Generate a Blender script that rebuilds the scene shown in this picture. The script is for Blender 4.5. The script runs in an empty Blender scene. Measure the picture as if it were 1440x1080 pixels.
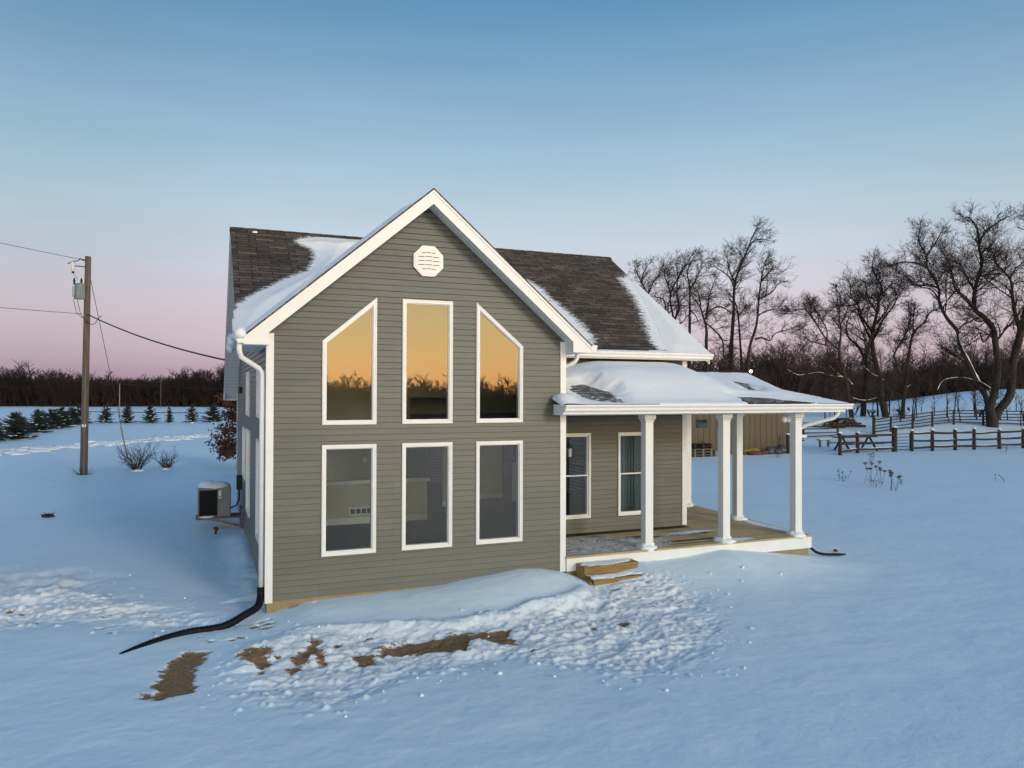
import bpy, math, random
import numpy as np
from mathutils import Vector, Matrix
random.seed(7); RNG = np.random.default_rng(11)
scene = bpy.context.scene
COL = scene.collection
R_ = math.radians
PI = math.pi

# ------------------------------------------------------------------ camera
YAW, PITCH, ROLL = 0.38771, 0.01022, 0.00302
CAM = Vector((-3.568, -12.625, 3.569))
_f = Vector((math.sin(YAW)*math.cos(PITCH), math.cos(YAW)*math.cos(PITCH), math.sin(PITCH)))
_r = Vector((math.cos(YAW), -math.sin(YAW), 0)); _u = _r.cross(_f)
_r2 = _r*math.cos(ROLL)+_u*math.sin(ROLL); _u2 = -_r*math.sin(ROLL)+_u*math.cos(ROLL)
cd = bpy.data.cameras.new('camera'); cam = bpy.data.objects.new('camera', cd); COL.objects.link(cam)
cam.matrix_world = Matrix(((_r2.x,_u2.x,-_f.x,CAM.x),(_r2.y,_u2.y,-_f.y,CAM.y),(_r2.z,_u2.z,-_f.z,CAM.z),(0,0,0,1)))
cd.sensor_width = 36; cd.lens = 1055/1440*36; cd.clip_start = .1; cd.clip_end = 2000
scene.camera = cam
AX = Vector((math.cos(YAW), -math.sin(YAW), 0))       # sideways direction used when fanning out trees
AY = Vector((math.sin(YAW), math.cos(YAW), 0))        # direction away from the house front

# ------------------------------------------------------------------ noise
def _hash(ix, iy, seed):
    h = (ix.astype(np.int64)*374761393 + iy.astype(np.int64)*668265263 + seed*1274126177) & 0xffffffff
    h = ((h ^ (h >> 13))*1274126177) & 0xffffffff
    return ((h ^ (h >> 16)) & 0xffff)/65535.0
def vnoise(x, y, seed=0):
    x = np.asarray(x, float); y = np.asarray(y, float)
    ix = np.floor(x); iy = np.floor(y); fx = x-ix; fy = y-iy
    fx = fx*fx*(3-2*fx); fy = fy*fy*(3-2*fy)
    a = _hash(ix,iy,seed); b = _hash(ix+1,iy,seed); c = _hash(ix,iy+1,seed); d = _hash(ix+1,iy+1,seed)
    return (a+(b-a)*fx)*(1-fy)+(c+(d-c)*fx)*fy - .5
def fbm(x, y, seed=0, n=4):
    s = 0; a = 1
    for i in range(n):
        s = s + a*vnoise(np.asarray(x)*2**i+17.3*i, np.asarray(y)*2**i+9.1*i, seed+i); a *= .5
    return s
def sm(x, a, b):
    t = np.clip((np.asarray(x, float)-a)/(b-a), 0, 1); return t*t*(3-2*t)
def sdist(x, y, poly):
    """signed distance to a polygon, positive inside"""
    x = np.asarray(x, float); y = np.asarray(y, float)
    d = np.full(x.shape, 1e9); ins = np.zeros(x.shape, bool); n = len(poly)
    for i in range(n):
        ax, ay = poly[i]; bx, by = poly[(i+1) % n]
        ex, ey = bx-ax, by-ay; L = ex*ex+ey*ey+1e-12
        t = np.clip(((x-ax)*ex+(y-ay)*ey)/L, 0, 1)
        d = np.minimum(d, np.hypot(x-ax-t*ex, y-ay-t*ey))
        if ay != by:
            c = ((ay > y) != (by > y)) & (x < (bx-ax)*(y-ay)/(by-ay)+ax)
            ins ^= c
    return np.where(ins, d, -d)

# ------------------------------------------------------------------ materials
def mat(name, col, rough=.6, metal=0, spec=.3):
    m = bpy.data.materials.new(name); m.use_nodes = True
    b = m.node_tree.nodes['Principled BSDF']
    b.inputs['Base Color'].default_value = (*col, 1); b.inputs['Roughness'].default_value = rough
    b.inputs['Metallic'].default_value = metal; b.inputs['Specular IOR Level'].default_value = spec
    return m
def nt(m): return m.node_tree.nodes, m.node_tree.links, m.node_tree.nodes['Principled BSDF']
def coords(m, scale=(1,1,1), rot=(0,0,0), space='Object'):
    N, L, b = nt(m)
    t = N.new('ShaderNodeTexCoord'); mp = N.new('ShaderNodeMapping')
    mp.inputs['Scale'].default_value = scale; mp.inputs['Rotation'].default_value = rot
    L.new(t.outputs[space], mp.inputs['Vector']); return mp.outputs['Vector']
def noise(m, vec, scale, detail=4, rough=.55, dist=0):
    N, L, b = nt(m); n = N.new('ShaderNodeTexNoise')
    n.inputs['Scale'].default_value = scale; n.inputs['Detail'].default_value = detail
    n.inputs['Roughness'].default_value = rough; n.inputs['Distortion'].default_value = dist
    L.new(vec, n.inputs['Vector']); return n.outputs['Fac']
def ramp(m, fac, stops):
    N, L, b = nt(m); r = N.new('ShaderNodeValToRGB'); e = r.color_ramp.elements
    while len(e) < len(stops): e.new(.5)
    for k, (p, c) in enumerate(stops):
        e[k].position = p; e[k].color = (*c, 1) if len(c) == 3 else c
    L.new(fac, r.inputs['Fac']); return r.outputs['Color']
def bump(m, h, strength=.3, dist=.02, normal=None):
    N, L, b = nt(m); n = N.new('ShaderNodeBump'); n.inputs['Strength'].default_value = strength; n.inputs['Distance'].default_value = dist
    L.new(h, n.inputs['Height'])
    if normal is not None: L.new(normal, n.inputs['Normal'])
    return n.outputs['Normal']
def mixc(m, fac, a, b_, mode='MIX'):
    N, L, b = nt(m); x = N.new('ShaderNodeMix'); x.data_type = 'RGBA'; x.blend_type = mode
    if isinstance(fac, (int, float)): x.inputs[0].default_value = fac
    else: L.new(fac, x.inputs[0])
    for s, v in ((6, a), (7, b_)):
        if isinstance(v, tuple): x.inputs[s].default_value = (*v, 1)
        else: L.new(v, x.inputs[s])
    return x.outputs[2]
def mathn(m, op, a, b_=None, clamp=False):
    N, L, b = nt(m); x = N.new('ShaderNodeMath'); x.operation = op; x.use_clamp = clamp
    for i, v in enumerate((a, b_)):
        if v is None: continue
        if isinstance(v, (int, float)): x.inputs[i].default_value = v
        else: L.new(v, x.inputs[i])
    return x.outputs[0]
def varied(name, c1, c2, scale=3, rough=.6, stretch=(1,1,1), bs=.2, bd=.01, spec=.3, bscale=None, metal=0):
    m = mat(name, c1, rough, metal, spec); N, L, b = nt(m); v = coords(m, stretch)
    f = noise(m, v, scale, 5)
    L.new(ramp(m, f, [(.3, c1), (.7, c2)]), b.inputs['Base Color'])
    if bs: L.new(bump(m, noise(m, v, bscale or scale*6, 4), bs, bd), b.inputs['Normal'])
    return m

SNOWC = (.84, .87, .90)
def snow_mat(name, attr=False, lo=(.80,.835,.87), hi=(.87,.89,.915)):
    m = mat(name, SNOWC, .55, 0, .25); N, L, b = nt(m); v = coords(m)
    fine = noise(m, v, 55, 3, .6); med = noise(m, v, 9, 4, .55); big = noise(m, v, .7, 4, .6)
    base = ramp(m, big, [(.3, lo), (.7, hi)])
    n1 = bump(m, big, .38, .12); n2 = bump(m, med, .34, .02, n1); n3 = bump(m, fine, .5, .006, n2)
    L.new(n3, b.inputs['Normal'])
    if attr:
        a = N.new('ShaderNodeAttribute'); a.attribute_name = 'dirt'
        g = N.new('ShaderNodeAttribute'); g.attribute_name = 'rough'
        vr = N.new('ShaderNodeMapping'); vr.inputs['Scale'].default_value = (.8, 1.5, 1); L.new(v, vr.inputs['Vector']); rag = noise(m, vr.outputs['Vector'], 9, 8, .72)
        s = mathn(m, 'ADD', a.outputs['Fac'], mathn(m, 'MULTIPLY', mathn(m, 'SUBTRACT', rag, .5), 1.6))
        k = ramp(m, s, [(.44, (0,0,0)), (.60, (1,1,1))])
        soil = ramp(m, noise(m, v, 22, 6, .7), [(.28, (.115,.066,.031)), (.5, (.26,.157,.078)), (.72, (.36,.235,.128))])
        base = mixc(m, mathn(m, 'MULTIPLY', g.outputs['Fac'], .85, True), base, (.90,.915,.93))  # whiter churned snow; the glow it faces is painted into this colour too
        col = mixc(m, k, base, soil)
        L.new(col, b.inputs['Base Color'])
        ch = noise(m, v, 42, 6, .75)
        n4 = N.new('ShaderNodeBump'); n4.inputs['Distance'].default_value = .03
        L.new(mathn(m, 'MULTIPLY', g.outputs['Fac'], .55), n4.inputs['Strength']); L.new(ch, n4.inputs['Height']); L.new(n3, n4.inputs['Normal'])
        L.new(n4.outputs['Normal'], b.inputs['Normal'])
        L.new(mathn(m, 'ADD', mathn(m, 'MULTIPLY', k, .35), .55), b.inputs['Roughness'])
    else:
        L.new(base, b.inputs['Base Color'])
    return m
def dust_mat():
    """thin wind blown snow: broken up by noise, bare where it runs out"""
    m = mat('thin_blown_snow', (.84,.87,.91), .6); N, L, b = nt(m); v = coords(m, (2.2, 9, 9)); v2 = coords(m)
    a = N.new('ShaderNodeAttribute'); a.attribute_name = 'cover'
    n = mathn(m, 'ADD', mathn(m, 'MULTIPLY', noise(m, v, 2.2, 6, .65), .9), mathn(m, 'MULTIPLY', noise(m, v2, 16, 4, .7), .5))
    s = mathn(m, 'ADD', a.outputs['Fac'], mathn(m, 'MULTIPLY', mathn(m, 'SUBTRACT', n, .70), 1.5))
    k = ramp(m, s, [(.38, (0,0,0)), (.78, (1,1,1))]); L.new(k, b.inputs['Alpha']); return m
def shingle_mat(name, rotz=0, stretch=(1,1,1)):
    m = mat(name, (.06,.05,.045), .85, 0, .2); N, L, b = nt(m); v = coords(m, stretch, (0,0,rotz))
    br = N.new('ShaderNodeTexBrick'); L.new(v, br.inputs['Vector'])
    br.inputs['Scale'].default_value = 1; br.inputs['Brick Width'].default_value = .42; br.inputs['Row Height'].default_value = .143
    br.inputs['Mortar Size'].default_value = .010; br.inputs['Mortar Smooth'].default_value = .2; br.offset = .37; br.squash = 1
    br.inputs['Color1'].default_value = (.070,.056,.048,1); br.inputs['Color2'].default_value = (.152,.128,.112,1); br.inputs['Mortar'].default_value = (.014,.012,.011,1)  # dark mortar colour paints the shadow lines between shingle courses
    br.inputs['Bias'].default_value = -.1
    n1 = noise(m, v, 2.2, 5, .6); vs = N.new('ShaderNodeMapping'); vs.inputs['Scale'].default_value = (2.2, 7.0, 1); L.new(v, vs.inputs['Vector']); n3 = noise(m, vs.outputs['Vector'], 3.0, 4, .7); n2 = noise(m, v, 60, 3, .7)
    c = mixc(m, .55, br.outputs['Color'], ramp(m, n1, [(.3,(.55,.55,.58)),(.7,(1.25,1.2,1.12))]), 'MULTIPLY')
    c = mixc(m, .5, c, ramp(m, n2, [(.3,(.6,.6,.6)),(.7,(1.3,1.3,1.3))]), 'MULTIPLY')
    c = mixc(m, .75, c, ramp(m, n3, [(.32,(.42,.42,.45)),(.68,(1.5,1.42,1.35))]), 'MULTIPLY')
    L.new(c, b.inputs['Base Color'])
    h = mathn(m, 'SUBTRACT', mathn(m, 'MULTIPLY', n2, .25), br.outputs['Fac'])
    L.new(bump(m, h, .6, .012), b.inputs['Normal']); return m

M = {}
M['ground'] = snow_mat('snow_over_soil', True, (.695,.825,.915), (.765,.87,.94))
M['snow'] = snow_mat('snow')
def siding_mat():
    m = mat('olive_vinyl_siding', (.17,.155,.108), .42, 0, .35); N, L, b = nt(m)
    v = coords(m, (1, 1, 9)); f = noise(m, v, 1.6, 5, .6); v2 = coords(m, (.25, .25, 7.87)); 
    big = noise(m, coords(m, (.3,.3,.5)), 1, 3)
    c = ramp(m, f, [(.3, (.098,.104,.088)), (.7, (.124,.129,.108))])
    c = mixc(m, .35, c, ramp(m, big, [(.3,(.8,.84,.86)),(.7,(1.12,1.07,1.0))]), 'MULTIPLY')
    t = N.new('ShaderNodeTexCoord'); sp = N.new('ShaderNodeSeparateXYZ'); cb = N.new('ShaderNodeCombineXYZ'); L.new(t.outputs['Object'], sp.inputs[0])
    L.new(mathn(m, 'ADD', sp.outputs['X'], sp.outputs['Y']), cb.inputs['X']); L.new(mathn(m, 'SUBTRACT', sp.outputs['Z'], .2), cb.inputs['Y'])
    br = N.new('ShaderNodeTexBrick'); L.new(cb.outputs[0], br.inputs['Vector']); br.inputs['Scale'].default_value = 1; br.inputs['Brick Width'].default_value = 3.3; br.inputs['Row Height'].default_value = .2032
    br.inputs['Mortar Size'].default_value = .0035; br.inputs['Mortar Smooth'].default_value = 0; br.offset = .37; br.offset_frequency = 3
    br.inputs['Color1'].default_value = (.93,.93,.94,1); br.inputs['Color2'].default_value = (1.06,1.06,1.04,1); br.inputs['Mortar'].default_value = (.62,.62,.62,1)
    c = mixc(m, 1., c, br.outputs['Color'], 'MULTIPLY')
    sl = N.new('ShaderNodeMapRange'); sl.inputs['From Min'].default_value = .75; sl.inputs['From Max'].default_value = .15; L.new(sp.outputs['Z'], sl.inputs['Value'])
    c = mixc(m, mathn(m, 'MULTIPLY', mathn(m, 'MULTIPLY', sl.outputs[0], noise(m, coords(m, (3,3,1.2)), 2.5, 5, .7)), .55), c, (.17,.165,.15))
    L.new(c, b.inputs['Base Color'])
    g = noise(m, coords(m, (2.5,2.5,40)), 3, 4, .6)
    L.new(bump(m, g, .12, .004), b.inputs['Normal']); return m
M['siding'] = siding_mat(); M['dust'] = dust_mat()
M['white'] = varied('white_vinyl_trim', (.78,.775,.76), (.83,.825,.81), 4, .4, bs=.05, bd=.003, spec=.4)
M['post'] = varied('white_post_wrap', (.78,.775,.76), (.82,.815,.80), 2, .45, (1,1,.3), bs=.08, bd=.004)
def soffit_mat():
    m = mat('white_vented_soffit', (.72,.72,.71), .5); N, L, b = nt(m); v = coords(m)
    w = N.new('ShaderNodeTexWave'); w.wave_type='BANDS'; w.bands_direction='Y'; w.inputs['Scale'].default_value = 2.1; L.new(v, w.inputs['Vector'])
    L.new(bump(m, w.outputs['Fac'], .4, .01), b.inputs['Normal']); 
    L.new(ramp(m, w.outputs['Fac'], [(.0,(.6,.6,.6)),(.2,(.74,.74,.73))]), b.inputs['Base Color']); return m
M['soffit'] = soffit_mat()
M['shingle'] = shingle_mat('brown_shingles', 0, (1,1.187,1))
M['shingle_wing'] = shingle_mat('brown_shingles_wing', PI/2, (1.316,1,1))
M['shingle_porch'] = shingle_mat('brown_shingles_porch', 0, (1,1.04,1))
M['shingle_porch_side'] = shingle_mat('brown_shingles_porch_side', PI/2, (1.04,1,1))
M['drip'] = mat('dark_drip_edge', (.03,.027,.025), .7)
M['concrete'] = varied('tan_foundation', (.26,.20,.12), (.34,.27,.17), 5, .9, bs=.3, bd=.01)
def deck_mat(name, c1, c2, dark):
    m = mat(name, c1, .75, 0, .2); N, L, b = nt(m)
    v = coords(m, (.6, 8, 8)); f = noise(m, v, 3, 6, .6, .6)
    c = ramp(m, f, [(.25, dark), (.5, c1), (.75, c2)])
    big = noise(m, coords(m, (1,1,1)), 1.3, 3)
    c = mixc(m, .5, c, ramp(m, big, [(.3,(.65,.65,.65)),(.7,(1.2,1.2,1.2))]), 'MULTIPLY')
    L.new(c, b.inputs['Base Color']); L.new(bump(m, f, .25, .006), b.inputs['Normal']); return m
M['deck'] = deck_mat('treated_deck_boards', (.47,.36,.19), (.56,.44,.24), (.31,.235,.125))
M['lumber'] = deck_mat('treated_step_lumber', (.31,.205,.085), (.39,.265,.115), (.21,.135,.05))
M['black'] = mat('black_corrugated_plastic', (.006,.006,.007), .6, 0, .2)
M['polewood'] = varied('weathered_pole_wood', (.085,.067,.05), (.16,.13,.10), 6, .9, (3,3,.25), .5, .02)
M['wire'] = mat('dark_cable', (.02,.02,.022), .6)
M['steelblue'] = varied('grey_green_transformer_paint', (.14,.20,.205), (.20,.27,.27), 4, .5)
M['steel'] = varied('galvanised_steel', (.28,.29,.30), (.38,.39,.4), 6, .45, metal=.6, bs=.05)
M['ceramic'] = mat('pale_ceramic', (.6,.6,.58), .25)
def bark_mat(name, a, b_):
    return varied(name, a, b_, 5, .9, (2,2,.35), .6, .03)
M['bark'] = bark_mat('dark_wet_bark', (.018,.014,.012), (.050,.038,.031))
M['bark2'] = bark_mat('brown_bark', (.028,.021,.017), (.066,.050,.039))
M['twig'] = mat('fine_dark_twigs', (.050,.037,.030), .9, 0, .1)
def woods_mat(name, a, b_):
    m = mat(name, a, .95, 0, .1); N, L, b = nt(m); v = coords(m)
    L.new(ramp(m, noise(m, v, .09, 5, .7), [(.35, a), (.65, b_)]), b.inputs['Base Color']); return m
M['woods'] = woods_mat('leafless_woodland', (.022,.017,.017), (.047,.035,.031))
M['woods_red'] = woods_mat('russet_woodland', (.042,.034,.032), (.078,.060,.054))
M['needle'] = varied('spruce_needles', (.012,.022,.018), (.032,.05,.038), 3, .8, bs=0)
M['oakleaf'] = varied('dead_oak_leaves', (.05,.022,.014), (.12,.055,.032), 4, .8, bs=0)
M['rail'] = varied('split_rail_wood', (.028,.020,.015), (.06,.043,.032), 4, .9, (3,3,1), .4, .015)
M['greywood'] = varied('grey_weathered_wood', (.16,.145,.125), (.24,.22,.19), 4, .9, (3,3,.5), .3, .01)
M['shedwall'] = None
def shed_mat():
    m = mat('tan_grooved_panel', (.125,.10,.064), .8); N, L, b = nt(m); v = coords(m)
    w = N.new('ShaderNodeTexWave'); w.bands_direction='X'; w.inputs['Scale'].default_value = .78; L.new(v, w.inputs['Vector'])
    k = ramp(m, w.outputs['Fac'], [(.0,(.45,.45,.45)),(.06,(1,1,1))])
    c = ramp(m, noise(m, coords(m, (2,2,.3)), 2, 4), [(.3,(.105,.085,.055)),(.7,(.135,.108,.07))])
    L.new(mixc(m, 1, c, k, 'MULTIPLY'), b.inputs['Base Color']); L.new(bump(m, k, .3, .02), b.inputs['Normal']); return m
M['shedwall'] = shed_mat()
M['acgrey'] = varied('grey_enamel_cabinet', (.20,.205,.205), (.26,.265,.265), 3, .5, bs=.05)
M['coil'] = mat('black_condenser_coil', (.006,.006,.007), .7)
M['dark'] = mat('dark_fixture', (.02,.02,.02), .5)
M['blueblack'] = varied('dull_bag_plastic', (.02,.022,.026), (.10,.11,.12), 7, .35, bs=.4, bd=.02)
M['yellow'] = varied('faded_yellow_plastic', (.20,.14,.03), (.26,.19,.05), 6, .6)
M['redbrown'] = varied('reddish_brown_scrap', (.09,.040,.03), (.13,.06,.045), 8, .8)
M['weed'] = varied('dried_weed_stalks', (.09,.055,.04), (.16,.10,.07), 9, .9, bs=0)
M['shrub'] = varied('grey_shrub_twigs', (.05,.04,.038), (.11,.09,.085), 9, .9, bs=0)
M['guard'] = mat('pale_yellow_guy_guard', (.30,.235,.13), .6)
M['intwall'] = varied('beige_plaster', (.52,.48,.40), (.57,.53,.45), 2, .8, bs=.03)
M['intwhite'] = mat('interior_white_trim', (.8,.79,.76), .5)
M['intfloor'] = deck_mat('dark_plank_floor', (.055,.045,.038), (.075,.06,.05), (.035,.028,.024))
M['intdark'] = mat('interior_dark', (.012,.011,.010), .5)
M['curtain'] = varied('grey_teal_curtain', (.10,.14,.145), (.14,.185,.19), 5, .8, (8,8,.2), .3, .02)
M['sticker'] = mat('white_sticker', (.75,.75,.73), .5)
def glass_mat(name, refl, tint):
    m = bpy.data.materials.new(name); m.use_nodes = True; N = m.node_tree.nodes; L = m.node_tree.links; N.clear()
    o = N.new('ShaderNodeOutputMaterial'); mx = N.new('ShaderNodeMixShader'); t = N.new('ShaderNodeBsdfTransparent'); g = N.new('ShaderNodeBsdfGlossy')
    t.inputs['Color'].default_value = (*tint, 1); g.inputs['Roughness'].default_value = .0; g.inputs['Color'].default_value = (1,.96,.88,1)
    fr = N.new('ShaderNodeFresnel'); fr.inputs['IOR'].default_value = 1.5
    a = N.new('ShaderNodeMath'); a.operation = 'ADD'; a.use_clamp = True; a.inputs[1].default_value = refl; L.new(fr.outputs[0], a.inputs[0])
    tc = N.new('ShaderNodeTexCoord'); nz = N.new('ShaderNodeTexNoise'); nz.inputs['Scale'].default_value = .9; nz.inputs['Detail'].default_value = 1
    bp = N.new('ShaderNodeBump'); bp.inputs['Strength'].default_value = .02; bp.inputs['Distance'].default_value = .02
    L.new(tc.outputs['Object'], nz.inputs['Vector']); L.new(nz.outputs['Fac'], bp.inputs['Height']); L.new(bp.outputs[0], g.inputs['Normal'])
    L.new(a.outputs[0], mx.inputs[0]); L.new(t.outputs[0], mx.inputs[1]); L.new(g.outputs[0], mx.inputs[2]); L.new(mx.outputs[0], o.inputs['Surface'])
    return m
M['glass'] = glass_mat('coated_window_glass', .036, (.82,.88,.86))
M['glass2'] = glass_mat('porch_window_glass', .035, (.75,.82,.82))
def emit(name, col, s):
    m = mat(name, (.8,.8,.8)); b = m.node_tree.nodes['Principled BSDF']
    b.inputs['Emission Color'].default_value = (*col, 1); b.inputs['Emission Strength'].default_value = s; return m
M['bulb'] = emit('lit_yard_bulb', (1,.66,.34), 22)
M['lampwhite'] = mat('frosted_flood_lens', (.85,.85,.82), .3)

# ------------------------------------------------------------------ mesh helpers
def tag(o, label=None, cat=None, group=None, kind=None):
    if label: o['label'] = label
    if cat: o['category'] = cat
    if group: o['group'] = group
    if kind: o['kind'] = kind
    return o
def empty(name, loc, label=None, cat=None, group=None):
    o = bpy.data.objects.new(name, None); COL.objects.link(o); o.location = loc; o.empty_display_size = .2
    return tag(o, label, cat, group)
def world_loc(o):
    v = Vector((0,0,0))
    while o is not None: v += o.location; o = o.parent
    return v
class MB:
    def __init__(s): s.v = []; s.f = []; s.n = 0
    def add(s, V, F):
        V = [tuple(map(float, p)) for p in V]
        s.v.extend(V); n = s.n; s.f.extend([tuple(i+n for i in f) for f in F]); s.n += len(V); return s
    def box(s, x0, x1, y0, y1, z0, z1):
        if x0 > x1: x0, x1 = x1, x0
        if y0 > y1: y0, y1 = y1, y0
        if z0 > z1: z0, z1 = z1, z0
        return s.add([(x0,y0,z0),(x1,y0,z0),(x1,y1,z0),(x0,y1,z0),(x0,y0,z1),(x1,y0,z1),(x1,y1,z1),(x0,y1,z1)],
                     [(0,3,2,1),(4,5,6,7),(0,1,5,4),(1,2,6,5),(2,3,7,6),(3,0,4,7)])
    def bar(s, a, b, w, h, up=Vector((0,0,1))):
        a = Vector(a); b = Vector(b); d = (b-a).normalized(); side = d.cross(up)
        if side.length < 1e-4: side = Vector((1,0,0))
        side.normalize(); u = side.cross(d).normalized()
        V = []
        for p in (a, b):
            for i, j in ((-1,-1),(1,-1),(1,1),(-1,1)): V.append(p+side*w/2*i+u*h/2*j)
        return s.add(V, [(0,1,2,3),(7,6,5,4),(0,4,5,1),(1,5,6,2),(2,6,7,3),(3,7,4,0)])
    def prism(s, poly, d):
        """extrude a 3-D polygon along vector d"""
        P = [Vector(p) for p in poly]; d = Vector(d); n = len(P)
        V = P+[p+d for p in P]
        return s.add(V, [tuple(range(n))[::-1], tuple(range(n, 2*n))]+[(i, (i+1)%n, n+(i+1)%n, n+i) for i in range(n)])
    def tube(s, pts, r, n=8, cap=True):
        P = [Vector(p) for p in pts]; k = len(P); rs = r if isinstance(r, (list, tuple)) else [r]*k
        V = []; ref = None
        for i, p in enumerate(P):
            d = ((P[min(i+1,k-1)]-p).normalized()+(p-P[max(i-1,0)]).normalized()).normalized()
            if ref is None:
                ref = d.orthogonal().normalized()
                if abs(d.z) < .9: ref = Vector((0,0,1)).cross(d).normalized()
            ref = (ref-d*ref.dot(d)).normalized(); bi = d.cross(ref)
            for j in range(n):
                a = 2*PI*(j+.5)/n; V.append(p+(ref*math.cos(a)+bi*math.sin(a))*rs[i])
        F = [(i*n+j, i*n+(j+1)%n, (i+1)*n+(j+1)%n, (i+1)*n+j) for i in range(k-1) for j in range(n)]
        if cap: F += [tuple(range(n))[::-1], tuple(range((k-1)*n, k*n))]
        return s.add(V, F)
    def blob(s, c, rx, ry, rz, seed=0, n=8, m=5, jit=.2):
        rr = random.Random(seed); V = [(c[0],c[1],c[2]+rz)]
        for i in range(1, m):
            t = PI*i/m
            for j in range(n):
                a = 2*PI*j/n; q = 1+rr.uniform(-jit, jit)
                V.append((c[0]+rx*q*math.sin(t)*math.cos(a), c[1]+ry*q*math.sin(t)*math.sin(a), c[2]+rz*q*math.cos(t)))
        V.append((c[0],c[1],c[2]-rz)); e = len(V)-1
        F = [(0, 1+j, 1+(j+1)%n) for j in range(n)]
        for i in range(m-2):
            for j in range(n): a = 1+i*n; F.append((a+j, a+n+j, a+n+(j+1)%n, a+(j+1)%n))
        a = 1+(m-2)*n; F += [(e, a+(j+1)%n, a+j) for j in range(n)]
        return s.add(V, F)
    def build(s, name, m, parent=None, smooth=False, label=None, bevel=0):
        me = bpy.data.meshes.new(name); o = world_loc(parent) if parent else Vector((0,0,0))
        me.from_pydata([(v[0]-o.x, v[1]-o.y, v[2]-o.z) for v in s.v], [], s.f)
        me.materials.append(M[m] if isinstance(m, str) else m)
        if smooth: me.polygons.foreach_set('use_smooth', [True]*len(me.polygons))
        me.update()
        ob = bpy.data.objects.new(name, me); COL.objects.link(ob)
        if parent: ob.parent = parent
        if label: ob['label'] = label
        if bevel:
            b = ob.modifiers.new('edge', 'BEVEL'); b.width = bevel; b.segments = 2; b.limit_method = 'ANGLE'; b.angle_limit = R_(40)
        return ob
def np_mesh(name, V, F, m, parent=None, smooth=False):
    """V (n,3), F (k,3|4) numpy arrays"""
    V = np.asarray(V, float); F = np.asarray(F, np.int32)
    if parent: V = V-np.array(world_loc(parent))
    me = bpy.data.meshes.new(name); k, c = F.shape
    me.vertices.add(len(V)); me.vertices.foreach_set('co', V.ravel())
    me.loops.add(k*c); me.loops.foreach_set('vertex_index', F.ravel())
    me.polygons.add(k); me.polygons.foreach_set('loop_start', np.arange(0, k*c, c, dtype=np.int32))
    try: me.polygons.foreach_set('loop_total', np.full(k, c, np.int32))
    except Exception: pass
    if smooth: me.polygons.foreach_set('use_smooth', np.ones(k, bool))
    me.materials.append(M[m] if isinstance(m, str) else m); me.update(calc_edges=True)
    ob = bpy.data.objects.new(name, me); COL.objects.link(ob)
    if parent: ob.parent = parent
    return ob
def seg_mesh(P0, P1, r0, r1, n=3):
    """open prisms, one per segment"""
    P0 = np.asarray(P0, float); P1 = np.asarray(P1, float); r0 = np.asarray(r0, float); r1 = np.asarray(r1, float)
    d = P1-P0; L = np.linalg.norm(d, axis=1, keepdims=True); d = d/np.maximum(L, 1e-9)
    h = np.where(np.abs(d[:, 2:3]) < .9, np.array([[0,0,1.]]), np.array([[1.,0,0]]))
    a = np.cross(d, h); a /= np.linalg.norm(a, axis=1, keepdims=True); b = np.cross(d, a)
    V = []
    for P, r in ((P0, r0), (P1, r1)):
        for j in range(n):
            t = 2*PI*j/n; V.append(P+(a*math.cos(t)+b*math.sin(t))*r[:, None])
    V = np.stack(V, 1).reshape(-1, 3); k = len(P0); base = (np.arange(k)*2*n)[:, None]
    F = np.concatenate([base+np.array([[j, (j+1)%n, n+(j+1)%n, n+j]]) for j in range(n)], 0)
    return V, F
def copy_tree(o, parent=None):
    c = o.copy(); COL.objects.link(c)
    if parent: c.parent = parent
    for ch in list(o.children): copy_tree(ch, c)
    return c
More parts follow.
